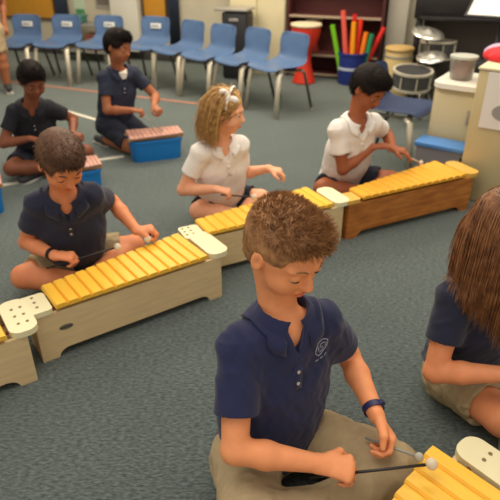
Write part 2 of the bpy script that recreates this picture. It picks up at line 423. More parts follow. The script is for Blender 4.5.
    # shoes
    for an, d in ((ar, fd[0]), (al, fd[1])):
        s2 = Sdf(); d = d.normalized(); F = frame(d); a0 = an + V((0, 0, -.012*sc))
        z = max(a0.z, .036); a0.z = z
        s2.ell(a0 + d*.01*sc, (.036*sc, .034*sc, .030*sc), F, .01); s2.cone(a0 - d*.03*sc, a0 + d*.13*sc, .030*sc, .028*sc, .02)
        s2.plane((0, 0, .012), (0, 0, -1))
        sh_o = s2.build('shoe', .006, mat('shoe_canvas', (52, 50, 55), .8), root)
        s3 = MB(); s3.tube([a0 - d*.045*sc - up*(z-.008), a0 + d*.145*sc - up*(z-.008)], .034*sc, 12, squash=.22, side=V((-d.y, d.x, 0)))
        s3.build('sole', mat('shoe_sole', (190, 186, 178), .7), sh_o, smooth=True)
    # ---------- face parts
    lm = mat('lips_'+tone[0], tuple(int(x*y) for x, y in zip(tone[1], (.93, .74, .72))), .45)
    mo = MB(); mo.tube([H(.0855, .018, -.0575), H(.0895, .009, -.0545), H(.0905, 0, -.0555), H(.0895, -.009, -.0545), H(.0855, -.018, -.0575)], [.001*sc, .003*sc, .0032*sc, .003*sc, .001*sc], 8)
    mo.tube([H(.0845, .016, -.059), H(.0872, .008, -.0625), H(.0885, 0, -.0632), H(.0872, -.008, -.0625), H(.0845, -.016, -.059)], [.001*sc, .003*sc, .0036*sc, .003*sc, .001*sc], 8)
    mo.build('mouth', lm, root, smooth=True)
    for s_ in (1, -1):
        bm_ = MB(); bm_.tube([H(.0862, s_*.016, .0235), H(.0825, s_*.030, .0285), H(.0715, s_*.045, .0245)], [.0022*sc, .0026*sc, .0012*sc], 8, squash=.7)
        bm_.build('eyebrow', hairm, root, smooth=True)
        # eye: white ball just proud of the lower socket, upper lid of skin stays over it
        dz = -.0015 if not open_eyes else .0
        ey = MB(); ey.lathe([(.0132*sc*math.sin(PI*i/12), -.0132*sc*math.cos(PI*i/12)) for i in range(1, 12)], 18, H(.0685, s_*.031, .0015+dz), HM)
        eo = ey.build('eye', mat('eye_white', (225, 218, 210), .3), root, smooth=True)
        gz = V((.92, 0, -.38 if not open_eyes else -.1)).normalized(); ic = V((.0685, s_*.031, .0015+dz)) + gz*.0108
        ii = MB(); ii.lathe([(.0, -.002*sc), (.0062*sc, -.0016*sc), (.0060*sc, .0014*sc), (.0, .0026*sc)], 16, H(*ic), frame(HM @ gz) @ Matrix.Rotation(PI/2, 3, 'Y'))
        ii.build('iris', mat('eye_iris', (58, 40, 28), .2), eo, smooth=True)
        lid = Sdf(); lid.ell(H(.0692, s_*.031, .003), [x*sc for x in (.0142, .0148, .0138)], HM, .002)
        lid.plane(H(.07, s_*.031, -.0035 if not open_eyes else .005), HM @ V((.15 if not open_eyes else -.1, 0, -1)))
        lo_ = lid.build('eyelid', .0022, sk, root)
        ls = MB(); zc = -.0042 if not open_eyes else .0045
        ls.tube([H(.0665+.0155*math.cos(t), s_*.031 + .0150*math.sin(t), zc - .001*math.cos(t)) for t in [R(x) for x in (-62, -35, -10, 10, 35, 62)]], [.0006*sc, .0011*sc, .0013*sc, .0013*sc, .0011*sc, .0006*sc], 6)
        ls.build('lashes', mat('eyelash', (50, 34, 26), .8), lo_, smooth=True)
    # ---------- hair
    hs = Sdf(); thick = {'spiky': .005, 'short': .008, 'buzz': .007, 'curly': .012, 'long': .010, 'longwavy': .006}[hair]
    hs.ell(H(-.016, 0, .032), [x*sc for x in (.092+thick, .075+thick, .082+thick)], HM, .01)
    if hair in ('short', 'spiky', 'curly'): hs.ell(H(.03, 0, .085), [x*sc for x in (.055, .052, .030+thick)], HM, .02*sc)
    hs.ell(H(-.045, 0, -.025), [x*sc for x in (.055+thick*.6, .058+thick*.4, .060)], HM, .02*sc)
    # carve face, ears, nape
    hs.ell(H(.085, 0, -.006 if hair != 'spiky' else .006), [x*sc for x in ((.060, .066, .068) if hair != 'spiky' else (.066, .070, .066))], HM, .008*sc, 's')
    hs.rbox(H(.070, 0, -.075), [x*sc for x in (.085, .12, .085)], HM, .02*sc, .01*sc, 's')
    if hair not in ('long', 'longwavy'):
        for s_ in (1, -1): hs.ell(H(-.004, s_*.082, -.012), [x*sc for x in (.021, .022, .032)], HM, .004, 's')
        hs.plane(H(-.05, 0, -.058), HM @ V((-.25, 0, -1)), k=.01)
    hs.disp = folds(.0014*sc, 95/sc, 3)
    ho = hs.build('hair', max(.0035, h*.8), hairm, root)
    me = ho.data; V_ = [v.co.copy() for v in me.vertices]; Nn = [v.normal.copy() for v in me.vertices]
    HI = HM.inverted(); fwd = HM @ V((1, 0, 0)); hup = HM @ V((0, 0, 1))
    cand = [i for i in range(len(V_)) if Nn[i].dot(V_[i]-hd) > 0]
    if hair == 'spiky':
        roots = []; dirs = []
        for i in rng.choice(cand, 7500):
            lp = HI @ (V_[i]-hd)/sc; top = max(0, min(1, (lp.z-.045)/.05))
            d = Nn[i]*(.22+.5*top) + fwd*(.45*top) + hup*(.7*top - .6*(1-top)) - fwd*.3*(1-top); roots.append(V_[i] - Nn[i]*.004); dirs.append(d.normalized()*(1+top))
        L = {}
        def ln(p):
            lp = HI @ (p-hd)/sc; top = max(0, min(1, (lp.z-.045)/.05)); fr = max(0, min(1, (lp.x+.02)/.09)); return (.008 + .010*top + .010*top*fr)*sc*(.7+.5*rng.rand())
        strands('hair_strands', roots, dirs, hairm, ho, ln, .35, .0011, 0, 3)
    elif hair in ('short', 'buzz', 'curly'):
        k = {'short': 5000, 'buzz': 1500, 'curly': 2600}[hair]; roots = []; dirs = []
        for i in rng.choice(cand, k):
            lp = HI @ (V_[i]-hd)/sc; d = Nn[i]*.22 + (fwd*.9 if lp.z > .06 else -hup*.9) + V(rng.normal(size=3))*.12; roots.append(V_[i]-Nn[i]*.004); dirs.append(d)
        strands('hair_strands', roots, dirs, hairm, ho, {'short': .020, 'buzz': .008, 'curly': .016}[hair]*sc, .42, .0013, 0, 3, curl=.8 if hair == 'curly' else 0)
    else:
        C0 = H(-.016, 0, .030); rr = np.array([.097, .082, .088])*sc*(1.03 if hair == 'long' else .99)
        tc = sh.lerp(P, .25)
        def push(p):
            lp = HI @ (p - C0); qn = math.sqrt((lp.x/rr[0])**2 + (lp.y/rr[1])**2 + (lp.z/rr[2])**2)
            if qn < 1: return C0 + (p-C0)/max(qn, .05)
            lp = HI @ (p-hd)/sc
            if hair == 'longwavy' and -.11 < lp.z < .062 and lp.x > -.010 and abs(lp.y) < .11: return hd + HM @ (V((lp.x - min(.010, lp.x + .010), lp.y, lp.z))*sc)
            if lp.x > .02 and abs(lp.y) < .066 and lp.z < .05: s_ = 1 if lp.y > 0 else -1; return hd + HM @ (V((lp.x*.97, s_*.068, lp.z))*sc)
            # lie over the shoulders
            for a_, b_, r_ in ((shR, shL, .060*sc), (sh - tu*.03, P.lerp(sh, .4), .108*sc)):
                ab = b_-a_; t = max(0, min(1, (p-a_).dot(ab)/ab.length_squared)); cc = a_ + ab*t; dd = p-cc
                if dd.length < r_: return cc + dd.normalized()*r_
            return None
        roots = []; dirs = []
        for i in rng.choice(cand, 3800 if hair == 'long' else 2600):
            lp = HI @ (V_[i]-hd)/sc; sid = (1 if lp.y > 0 else -1)
            if hair == 'longwavy' and lp.x > .045 and lp.z < .09: continue
            tdir = (HM @ V((-.95 if hair == 'longwavy' else -.35 if lp.x < .05 else -.6, sid*.75, -.2))); t_ = tdir - Nn[i]*tdir.dot(Nn[i])
            if lp.z < .03 or abs(lp.y) > .05: t_ = V((0, 0, -1)) - Nn[i]*V((0, 0, -1)).dot(Nn[i]) + Nn[i]*.08
            roots.append(V_[i]); dirs.append(t_)
        LL = .30 if hair == 'long' else .19
        def ln(p):
            lp = HI @ (p-hd)/sc; return (LL*.62 + (lp.z+.03)*1.15)*sc*(.85+.3*rng.rand())
        strands('hair_strands', roots, dirs, hairm, ho, ln, .16, .0019, .22 if hair == 'long' else .13, 16, push, curl=.09 if hair == 'long' else .32)
    if bracelet:
        for (side, m_, r_) in bracelet:
            Sx, E_, Wr, D_, N_, T_ = arms[side]; u = (Wr-E_).normalized(); pc = Wr - u*.022*sc; F = frame(u)
            o = MB(); o.lathe([(.0225*sc, -.008), (.0270*sc, -.0085), (.0270*sc, .0085), (.0225*sc, .008)], 28, pc, F @ Matrix.Rotation(PI/2, 3, 'Y'), True)
            o.tube([pc + F @ V((0, .025*sc, .012*sc)), pc + F @ V((.0, .018*sc, .025*sc))], .006, 8)
            o.build('bracelet', m_, root)
    return root, arms, so, bv, dict(H=H, HM=HM, tf=tf, ld=ld, tu=tu, sh=sh, P=P)

def mallet(label, grip, tipp, shaftm, headm, back=.09, group=None, hr=.016):
    g = V(grip); t = V(tipp); d = (t-g).normalized(); o = empty('mallet', label, 'mallet', (0, 0, 0), group=group)
    MB().tube([g - d*back, t], .0038, 10).build('shaft', shaftm, o, smooth=True)
    e = frame(d) @ Matrix.Rotation(PI/2, 3, 'Y')
    MB().lathe([(hr*math.sin(PI*i/14)*1.0, -hr*.95*math.cos(PI*i/14)) for i in range(1, 14)], 22, t, e).build('mallet_head', headm, o, smooth=True)
    return o

# ------------------------------------------------------------------ setting
def carpet():
    m = bpy.data.materials.new('carpet'); m.use_nodes = True; nt = m.node_tree; b = nt.nodes['Principled BSDF']; b.inputs['Roughness'].default_value = .95
    b.inputs['Specular IOR Level'].default_value = .15; b.inputs['Sheen Weight'].default_value = .35; b.inputs['Sheen Roughness'].default_value = .5; b.inputs['Sheen Tint'].default_value = (.9, .95, .8, 1)
    tc = nt.nodes.new('ShaderNodeTexCoord')
    def nz(sc, det, stretch=None):
        n = nt.nodes.new('ShaderNodeTexNoise'); n.inputs['Scale'].default_value = sc; n.inputs['Detail'].default_value = det
        mp = nt.nodes.new('ShaderNodeMapping'); nt.links.new(tc.outputs['Object'], mp.inputs[0]); nt.links.new(mp.outputs[0], n.inputs['Vector'])
        if stretch: mp.inputs['Scale'].default_value = stretch
        return n
    n1 = nz(55, 4, (1, 2.4, 1)); r = nt.nodes.new('ShaderNodeValToRGB'); e = r.color_ramp.elements
    e[0].position = .34; e[0].color = lin((58, 69, 74)) + (1,); e[1].position = .68; e[1].color = lin((104, 115, 114)) + (1,); nt.links.new(n1.outputs['Fac'], r.inputs[0])
    n2 = nz(3.2, 3); mx = nt.nodes.new('ShaderNodeMix'); mx.data_type = 'RGBA'; mx.blend_type = 'MULTIPLY'; mx.inputs[0].default_value = .35
    r2 = nt.nodes.new('ShaderNodeValToRGB'); r2.color_ramp.elements[0].position = .35; r2.color_ramp.elements[0].color = (.7, .7, .7, 1); r2.color_ramp.elements[1].position = .65
    nt.links.new(n2.outputs['Fac'], r2.inputs[0]); nt.links.new(r.outputs[0], mx.inputs[6]); nt.links.new(r2.outputs[0], mx.inputs[7]); nt.links.new(mx.outputs[2], b.inputs['Base Color'])
    n3 = nz(260, 3); bp = nt.nodes.new('ShaderNodeBump'); bp.inputs['Strength'].default_value = .9; bp.inputs['Distance'].default_value = .006
    nt.links.new(n3.outputs['Fac'], bp.inputs['Height']); nt.links.new(bp.outputs[0], b.inputs['Normal']); return m
CARPET = carpet()
fl = MB(); fl.slab([(-5.5, -1), (4.5, -1), (4.5, 9.5), (-5.5, 9.5)], -.06, 0); o = fl.build('floor', CARPET); o['kind'] = 'structure'
WA = R(-18.5); WO = V((-2.2, 7.55, 0)); wd = V((math.cos(WA), math.sin(WA), 0)); wn = V((-wd.y, wd.x, 0))     # back wall line
def wp(s_, off=0, z=0): p = WO + wd*s_ + wn*off; return V((p.x, p.y, z))
def wallbox(name, s0, s1, z0, z1, d0, d1, m, parent=None, bev=.004):       # box along the back wall; d measured into the room
    mb = MB(); c = wp((s0+s1)/2, -(d0+d1)/2, (z0+z1)/2); mb.box(c, (s1-s0, d1-d0, z1-z0), bev, Matrix.Rotation(WA, 3, 'Z')); return mb.build(name, m, parent)
plaster = mat('wall_paint', (192, 184, 162), .9, noise=.04, nscale=6, bump=.15, bscale=90)
o = wallbox('wall_back', -3.5, 7.0, 0, 2.8, -.12, 0, plaster, bev=0); o['kind'] = 'structure'
o = MB().slab([(4.3, 9.3), (4.2, 9.3), (4.2, 1.0), (4.3, 1.0)][::-1], 0, 2.8).build('wall_right', plaster); o['kind'] = 'structure'
o = MB().slab([(-5.3, 9.3), (-5.2, 9.3), (-5.2, 1.0), (-5.3, 1.0)], 0, 2.8).build('wall_left', plaster); o['kind'] = 'structure'
o = wallbox('baseboard_back', -3.4, 6.9, 0, .11, 0, .015, mat('baseboard_vinyl', (64, 60, 56), .6), bev=.002); o['kind'] = 'structure'
o = wallbox('trim_1', .60, .96, .115, 2.8, .016, .13, mat('pillar_paint', (226, 222, 208), .8, noise=.03, nscale=5)); o['kind'] = 'structure'
o = wallbox('trim_2', 3.86, 4.06, .115, 2.8, .016, .14, mat('pillar_paint2', (200, 194, 178), .8, noise=.03, nscale=5)); o['kind'] = 'structure'
# tape stripes on the carpet
def tape(a, b, m, wdt=.04):
    a = V(a); b = V(b); d = (b-a).normalized(); n_ = V((-d.y, d.x))*wdt/2; mb = MB(); mb.slab([a-n_, b-n_, b+n_, a+n_], .0005, .0035)
    return mb.build('floor_tape', m)
white_t = mat('tape_white', (205, 200, 185), .7, noise=.05, nscale=40); red_t = mat('tape_red', (176, 120, 98), .8, noise=.12, nscale=30)
# ------------------------------------------------------------------ xylophones
maple = mat('maple_plywood', (220, 193, 146), .5, noise=.07, nscale=9, stretch=(1, 1, 7), bump=.05, bscale=60)
oak = mat('oak_orange', (200, 128, 56), .45, nscale=7, rgb2=(152, 86, 30), stretch=(1, 1, 6), bump=.08, bscale=60)
cream = mat('cream_board', (236, 226, 184), .45, noise=.03, nscale=8)
bar_m = mat('bar_yellow', (247, 192, 66), .42, noise=.06, nscale=10, stretch=(6, 1, 1), spec=.35)
bar_m2 = mat('bar_amber', (238, 174, 54), .42, noise=.06, nscale=10, stretch=(6, 1, 1), spec=.35)
dark = mat('hollow_dark', (34, 28, 24), .9); pin_m = mat('pin_metal', (120, 100, 70), .4, .6)
def xylophone(label, FL, FR, wn_, ww, bodym, barm, hgt=.2, nb=14, capm=cream, holes=True, logo=False, bev=.012):
    FL = V(FL).to_3d(); FR = V(FR).to_3d(); L = (FR-FL).length; a = math.atan2(FR.y-FL.y, FR.x-FL.x)
    o = empty('xylophone', label, 'xylophone', FL, a, 'xylophones of the class')
    th = .014; wbf, wbn = ww, wn_; ww = ww*.84; wn_ = wn_*.9
    def arch(L_, foot=.10, hh=.034):
        p = [(0, 0), (foot*L_*.8, 0)]
        for i in range(6): t = PI/2*i/5; p.append((foot*L_*.8 + .045*(1-math.cos(t)), hh*math.sin(t)))
        for i in range(6): t = PI/2*i/5; p.append((L_ - foot*L_*.8 - .045*(math.cos(PI/2-t) if False else 1-math.cos(PI/2-t)), hh*math.sin(PI/2-t)))
        return p + [(L_-foot*L_*.8, 0), (L_, 0), (L_, hgt), (0, hgt)]
    def clean(p):
        r = []
        for q in p:
            if not r or (abs(q[0]-r[-1][0]) + abs(q[1]-r[-1][1])) > 1e-5: r.append(q)
        return r
    pf = MB(); pf.prism(clean(arch(L)), 0, th); pf.build('front_panel', bodym, o)
    sl = math.atan2(ww-wn_, L); pb = MB(); pb.prism(clean(arch(L/math.cos(sl))), 0, th)
    pb.v = [(x*math.cos(sl) - y*math.sin(sl), x*math.sin(sl) + y*math.cos(sl) + wn_ - th, z) for x, y, z in pb.v]; pb.build('back_panel', bodym, o)
    for x, w0 in ((0, wn_), (L-th, ww)): MB().box((x+th/2, w0/2, hgt/2+.0), (th, w0-2*th-.002, hgt-.002), .002).build('end_panel', bodym, o)
    MB().slab([(th, th), (L-th, th), (L-th, ww-th-.012), (th, wn_-th-.004)], .14, .148).build('resonator_floor', bodym, o)
    # cord rails the bars rest on
    for u in (.22, .78):
        p0 = V((.05, wn_*u, hgt+.006)); p1 = V((L-.04, ww*u, hgt+.006)); MB().tube([p0, p1], .006, 8).build('rail', mat('felt_rail', (120, 60, 50), .9), o)
    # end boards
    def rr(x0, x1, y0, y1, r_, left):
        P_ = []
        for cx, cy, a0 in ((x1-r_, y0+r_, -90), (x1-r_, y1-r_, 0), (x0+r_, y1-r_, 90), (x0+r_, y0+r_, 180)):
            for k in range(6): t = R(a0 + 18*k); P_.append((cx + r_*math.cos(t), cy + r_*math.sin(t)))
        return P_
    cl = MB(); cl.slab(rr(-.022, .072, -.004, wn_*.9, .016, 1), hgt+.001, hgt+.022); c1 = cl.build('end_board', capm, o)
    cr = MB(); cr.slab(rr(L-.050, L+.045, -.006, ww+.004, .038, 0), hgt+.001, hgt+.024); c2 = cr.build('end_board', capm, o)
    if holes:
        for cc, xs, w0 in ((c1, (-.004, .026), wn_), (c2, (L-.012, L+.018), ww*.95)):
            if cc is c2 and holes == 'left': continue
            for x in xs:
                for y in (.25, .5, .75): MB().lathe([(0, 0), (.0055, 0), (.0055, .0012), (0, .0012)], 12, (x, w0*y, hgt+.0225 if cc is c1 else hgt+.0245)).build('peg_hole', mat('peg_hole', (140, 112, 72), .8), cc)
    x0, x1 = .078, L-.055; pitch = (x1-x0)/nb
    for i in range(nb):
        t = (i+.5)/nb; x = x0 + pitch*(i+.5); ln_ = wbn*(1-t) + wbf*t + .002; wdt = pitch*.965
        mb = MB(); zz = hgt+.022; n = 8; prof = []
        for k in range(n+1): u = -1 + 2*k/n; prof.append((u*wdt/2, .008*math.sqrt(max(0, 1-u**6)) + .003))
        pr = [(-wdt/2, -.007)] + prof + [(wdt/2, -.007)]
        mb.prism([(p, q) for p, q in pr], -ln_/2, ln_/2)
        M = Matrix.Translation(V((x - .012*t, ln_/2 - .006, zz))) @ Matrix.Rotation(sl*.45, 4, 'Z')
        mb.v = [tuple(M @ V(v)) for v in mb.v]; br = mb.build('bar', barm, o)
    if logo:
        lg = MB(); lg.prism([(.014*1.9*math.cos(2*PI*k/20), .011*math.sin(2*PI*k/20)) for k in range(20)], -.0015, 0)
        lg.v = [(x+.105, y, z+.125) for x, y, z in lg.v]; lo_ = lg.build('maker_badge', mat('badge', (112, 104, 88), .5), o)
        l2 = MB()
        for k in range(4): l2.box((.088+.011*k, -.002, .125), (.007, .001, .007), 0)
        l2.build('badge_lettering', mat('badge_ink', (64, 58, 50), .5), lo_)
    return o
xylophone('long pale maple xylophone with yellow bars and small badge, played by boy in navy polo', (-.768, 1.604), (-.123, 2.045), .155, .245, maple, bar_m, logo=True, holes='left')
xylophone('pale xylophone cut off at the left picture edge, next to the badge xylophone', (-1.378, 1.098), (-.760, 1.515), .155, .245, maple, bar_m)
xylophone('pale maple xylophone before the girl in white, half hidden behind the spiky haired head', (-.262, 2.175), (.470, 2.548), .14, .235, maple, bar_m, holes='left')
xylophone('brown oak xylophone with orange grain in front of the boy in white', (.500, 2.562), (1.256, 2.931), .115, .235, oak, bar_m2, capm=mat('amber_board', (226, 178, 84), .45, noise=.04, nscale=8), holes=False)
xylophone('nearest xylophone in the bottom corner, played by the boy with spiky hair', (.088, .345), (.715, .853), .17, .285, maple, bar_m, nb=13)

# ------------------------------------------------------------------ blue based bar instruments
blue_p = mat('blue_plastic', (22, 116, 190), .4, noise=.04, nscale=6); rose = mat('rose_bars', (196, 146, 130), .45, noise=.08, nscale=12); tan_r = mat('tan_rail', (176, 140, 96), .6)
def bluebox(label, p, a, L=.34, W=.20):
    o = empty('glockenspiel', label, 'glockenspiel', p, a, 'blue based glockenspiels'); hh = .15
    prof = []
    mb = MB(); n = 40
    def ring(sx, sy, z): return [(L/2*sx*(abs(math.cos(t))**.35)*(1 if math.cos(t) >= 0 else -1), W/2*sy*(abs(math.sin(t))**.35)*(1 if math.sin(t) >= 0 else -1), z) for t in [2*PI*k/n for k in range(n)]]
    rings = [ring(.93, .90, 0), ring(.95, .93, .02), ring(1, 1, hh-.02), ring(1.03, 1.05, hh-.018), ring(1.03, 1.05, hh), ring(.96, .94, hh), ring(.92, .88, .02)]
    vs = [v for r_ in rings for v in r_]; fs = [tuple(range(n-1, -1, -1)), tuple(range(6*n, 7*n))]
    for i in range(6):
        for k in range(n): fs.append((i*n+k, i*n+(k+1) % n, (i+1)*n+(k+1) % n, (i+1)*n+k))
    mb.add(vs, fs); mb.build('tub', blue_p, o)
    fr = MB(); 
    for y in (-W*.36, W*.36): fr.box((0, y, hh+.010), (L*1.08, .016, .020), .003)
    fr.build('rail', tan_r, o)
    for i in range(12):
        x = -L/2*1.02 + L*1.04*(i+.5)/12; ln_ = W*(1.12 - .25*i/12)
        MB().box((x, 0, hh+.027), (L*1.04/12*.95, ln_, .012), .003).build('bar', rose, o)
    return o
bluebox('blue plastic glockenspiel with rosy bars in front of the kneeling boy', (-.670, 3.80, 0), R(20), .36, .19)
bluebox('blue plastic glockenspiel half hidden behind the head of the boy in front', (-1.055, 3.20, 0), R(25), .27, .19)
bluebox('blue plastic glockenspiel poking in at the left picture edge', (-1.585, 2.88, 0), R(25), .36, .19)

# ------------------------------------------------------------------ chairs
chair_blue = mat('chair_plastic_blue', (78, 104, 142), .38, noise=.05, nscale=7); chair_dk = mat('chair_plastic_navy', (46, 62, 98), .4, noise=.05, nscale=7)
chrome = mat('chair_steel', (214, 206, 186), .3, .35); chrome_dk = mat('dark_steel', (120, 116, 106), .35, .7)
def chair(label, loc, rz, shell=chair_blue, sticker=False, group='blue plastic chairs along the back', src=None):
    o = empty('school_chair', label, 'chair', loc, rz, group)         # faces local -y
    # one piece shell: profile in (y,z), width varies
    prof = [(-.205, .365, .36), (-.195, .385, .38), (-.15, .395, .40), (-.05, .385, .41), (.07, .380, .40), (.14, .392, .375), (.175, .43, .345), (.188, .475, .335), (.20, .53, .35), (.214, .59, .355), (.223, .622, .33), (.227, .635, .27)]
    vs = []; fs = []; nx = 12
    for y, z, wd_ in prof:
        for k in range(nx+1):
            u = -1 + 2*k/nx; x = u*wd_/2; cup = abs(u)**3
            back = max(0, min(1, (z-.42)/.1)); vs.append((x, y - cup*.03*back, z + cup*.018*(1-back)))
    for i in range(len(prof)-1):
        for k in range(nx): a = i*(nx+1)+k; fs.append((a, a+1, a+nx+2, a+nx+1))
    s_ = link('seat_shell', vs, fs, shell, o); md = s_.modifiers.new('t', 'SOLIDIFY'); md.thickness = .008; md.offset = 0; sb = s_.modifiers.new('s', 'SUBSURF'); sb.levels = 1; sb.render_levels = 1
    for sx in (-1, 1):
        MB().tube([(sx*.165, -.13, .368), (sx*.178, -.165, .345), (sx*.20, -.215, .015)], .018, 12, squash=1.3).build('leg', chrome, o, smooth=True)
        MB().tube([(sx*.165, .10, .36), (sx*.178, .135, .335), (sx*.20, .225, .015)], .0125, 12).build('leg', chrome_dk, o, smooth=True)
        MB().tube([(sx*.165, -.14, .366), (sx*.165, .12, .360)], .011, 10).build('seat_rail', chrome_dk, o, smooth=True)
        for yy in (-.215, .225): MB().lathe([(.014, 0), (.018, .002), (.018, .016), (.012, .020)], 14, (sx*.20, yy, 0)).build('foot_cap', mat('foot_cap', (150, 146, 136), .6), o)
    MB().tube([(-.165, -.12, .362), (.165, -.12, .362)], .011, 10).build('cross_bar', chrome_dk, o, smooth=True)
    if sticker:
        st = MB(); st.box((0, .186, .545), (.125, .003, .050), .001, Matrix.Rotation(-.16, 3, 'X')); so = st.build('name_sticker', mat('sticker_white', (214, 214, 205), .6), o)
        s2 = MB(); s2.box((-.005, .1843, .547), (.085, .002, .010), 0, Matrix.Rotation(-.16, 3, 'X')); s2.build('sticker_line', mat('sticker_line', (96, 112, 140), .6), so)
    return o

CH = 'blue plastic chairs along the back'
for lab, loc, rz, st in (
    ('blue school chair at the far left end, right of the standing child in khaki shorts', (-2.40, 6.14, 0), -14, True),
    ('blue school chair, second from the left, directly above the small boy in black', (-1.98, 6.12, 0), -16, True),
    ('blue school chair right behind the head of the kneeling boy, in front of wall papers', (-1.53, 6.08, 0), -18, True),
    ('blue school chair with white sticker standing below the narrow orange board by the pillar', (-1.05, 6.0, 0), -24, True),
    ('plain blue chair left of its touching twin, behind the girl with the bow', (-.69, 5.75, 0), -44, False),
    ('plain blue chair touching its twin on the left and next to the black bin', (-.38, 5.48, 0), -44, False),
    ('plain blue chair between the black bin and the endmost blue chair', (-.065, 5.26, 0), -49, False),
    ('plain blue chair at the right end of the row, nearest the red drum', (.25, 5.00, 0), -49, False)):
    chair(lab, loc, R(rz), chair_blue, st, CH)
chair('dark navy school chair standing behind the boy in white', (.985, 3.70, 0), R(52), chair_dk, False, None)

# ------------------------------------------------------------------ back wall furniture
orange = mat('board_orange', (206, 146, 44), .8, noise=.05, nscale=8); frame_m = mat('board_frame', (96, 72, 40), .6)
def board(label, s0, s1, z0):
    c = wp((s0+s1)/2, -.02, 0); o = empty('bulletin_board', label, 'bulletin board', c, WA, None)
    W_ = s1-s0; MB().box((0, 0, (z0+1.7)/2), (W_, .015, 1.7-z0), .002).build('board_face', orange, o)
    for x in (-W_/2-.012, W_/2+.012): MB().box((x, -.004, (z0+1.7)/2), (.024, .03, 1.7-z0+.048), .003).build('frame_rail', frame_m, o)
    for z in (z0-.012, 1.712): MB().box((0, -.004, z), (W_, .03, .024), .003).build('frame_rail', frame_m, o)
board('wide orange bulletin board above the left blue chairs', -1.05, -.27, .44)
board('narrow orange bulletin board right of the white pillar', 1.0, 1.28, .50)
cur = mat('curtain_navy', (62, 72, 92), .9, noise=.06, nscale=5)
def curtain(label, s0, s1):
    mb = MB(); n = 40; pts = [((s0-s1)/2 + (s1-s0)*i/n, -.05 + .018*math.sin(i*1.25)) for i in range(n+1)]
    vs = [(x, y, z) for z in (.13, 1.8) for x, y in pts]; fs = [(i, i+1, n+2+i, n+1+i) for i in range(n)]
    o = link('curtain', vs, fs, cur); o.location = wp((s0+s1)/2); o.rotation_euler.z = WA; md = o.modifiers.new('t', 'SOLIDIFY'); md.thickness = .005
    tag(o, label, 'curtain')
curtain('navy curtain strip between the wide orange board and the papers', -.22, -.04); curtain('navy curtain strip right of the narrow orange board', 1.33, 1.47)
for lab, s_, z, c1, c2, a, b in (('green and white notice sheet on the wall beside the navy curtain', .10, .50, (190, 206, 180), (70, 140, 90), .16, .20), ('grey patterned paper pinned left of the white pillar', .45, .62, (150, 146, 136), (110, 104, 96), .24, .30)):
    o = empty('wall_poster', lab, 'poster', wp(s_, -.006, z), WA); MB().box((0, 0, .1), (a, .004, b), 0).build('paper', mat('p'+lab[:5], c1, .8), o)
    MB().box((0, -.003, .03), (a*.8, .002, b*.25), 0).build('printed_band', mat('q'+lab[:5], c2, .8), o)
# low shelf with boxes between curtain and pillar
o = empty('wall_shelf', 'low grey shelf with thin legs under the pinned papers', 'shelf', wp(.32, -.25, 0), WA); sm = mat('shelf_grey', (132, 132, 124), .5)
MB().box((0, 0, .42), (.62, .28, .02)).build('shelf_board', sm, o); MB().box((0, 0, .12), (.62, .28, .02)).build('shelf_board', sm, o)
for x in (-.29, .29):
    for y in (-.12, .12): MB().box((x, y, .205), (.02, .02, .41), .002).build('leg', sm, o)
def crate(name, lab, cat, loc, rz, size, m, m2=None, lid=True):
    o = empty(name, lab, cat, loc, rz); x, y, z = size; t = .006
    MB().box((0, 0, z/2), size, .012).build('body', m, o)
    if lid: MB().box((0, 0, z+.010), (x+.02, y+.02, .02), .006).build('lid', m2 or m, o)
    return o
crate('storage_box', 'teal storage box on the low grey shelf', 'box', wp(.18, -.25, .435), WA, (.22, .18, .06), mat('teal', (70, 130, 122), .6))
crate('storage_box', 'small reddish brown box on the lower board of the grey shelf', 'box', wp(.42, -.25, .135), WA, (.18, .16, .16), mat('redbrown', (150, 92, 72), .7))
# thermostat like dark box on wall
o = MB().box((0, 0, 0), (.06, .03, .10), .006).build('wall_outlet', mat('black_plastic', (34, 34, 38), .5)); o.location = wp(1.52, -.018, .28); o.rotation_euler.z = WA; tag(o, 'small black outlet box on the wall near the navy curtain', 'outlet')
# black bin with silver lid
bk = mat('bin_black', (36, 36, 40), .5); sv = mat('silver_lid', (170, 166, 158), .35, .4)
o = empty('trash_bin', 'tall black trash bin with a flat grey lid behind the blue chairs', 'bin', (-.13, 6.30, 0), R(-18))
MB().slab([(-.12, -.12), (.12, -.12), (.12, .12), (-.12, .12)], 0, .01).box((0, 0, .34), (.27, .25, .66), .02).build('body', bk, o); MB().box((-.03, 0, .695), (.36, .29, .025), .008).build('lid', sv, o); MB().box((0, -.13, .60), (.10, .012, .03), .004).build('handle', sv, o)
# tan cupboard
cup = mat('cupboard_cream', (222, 210, 172), .6, noise=.03, nscale=5); o = empty('cupboard', 'cream cupboard between the black bin and the dark red shelves', 'cupboard', wp(2.50, -.155, 0), WA)
MB().box((0, 0, .95), (.62, .27, 1.9), .006).build('body', cup, o)
for x in (-.155, .155):
    d_ = MB().box((x, -.145, .95), (.300, .018, 1.80), .004).build('door', cup, o); MB().tube([(x*.2, -.165, .80), (x*.2, -.165, 1.0)], .006, 8).build('handle', sv, d_)
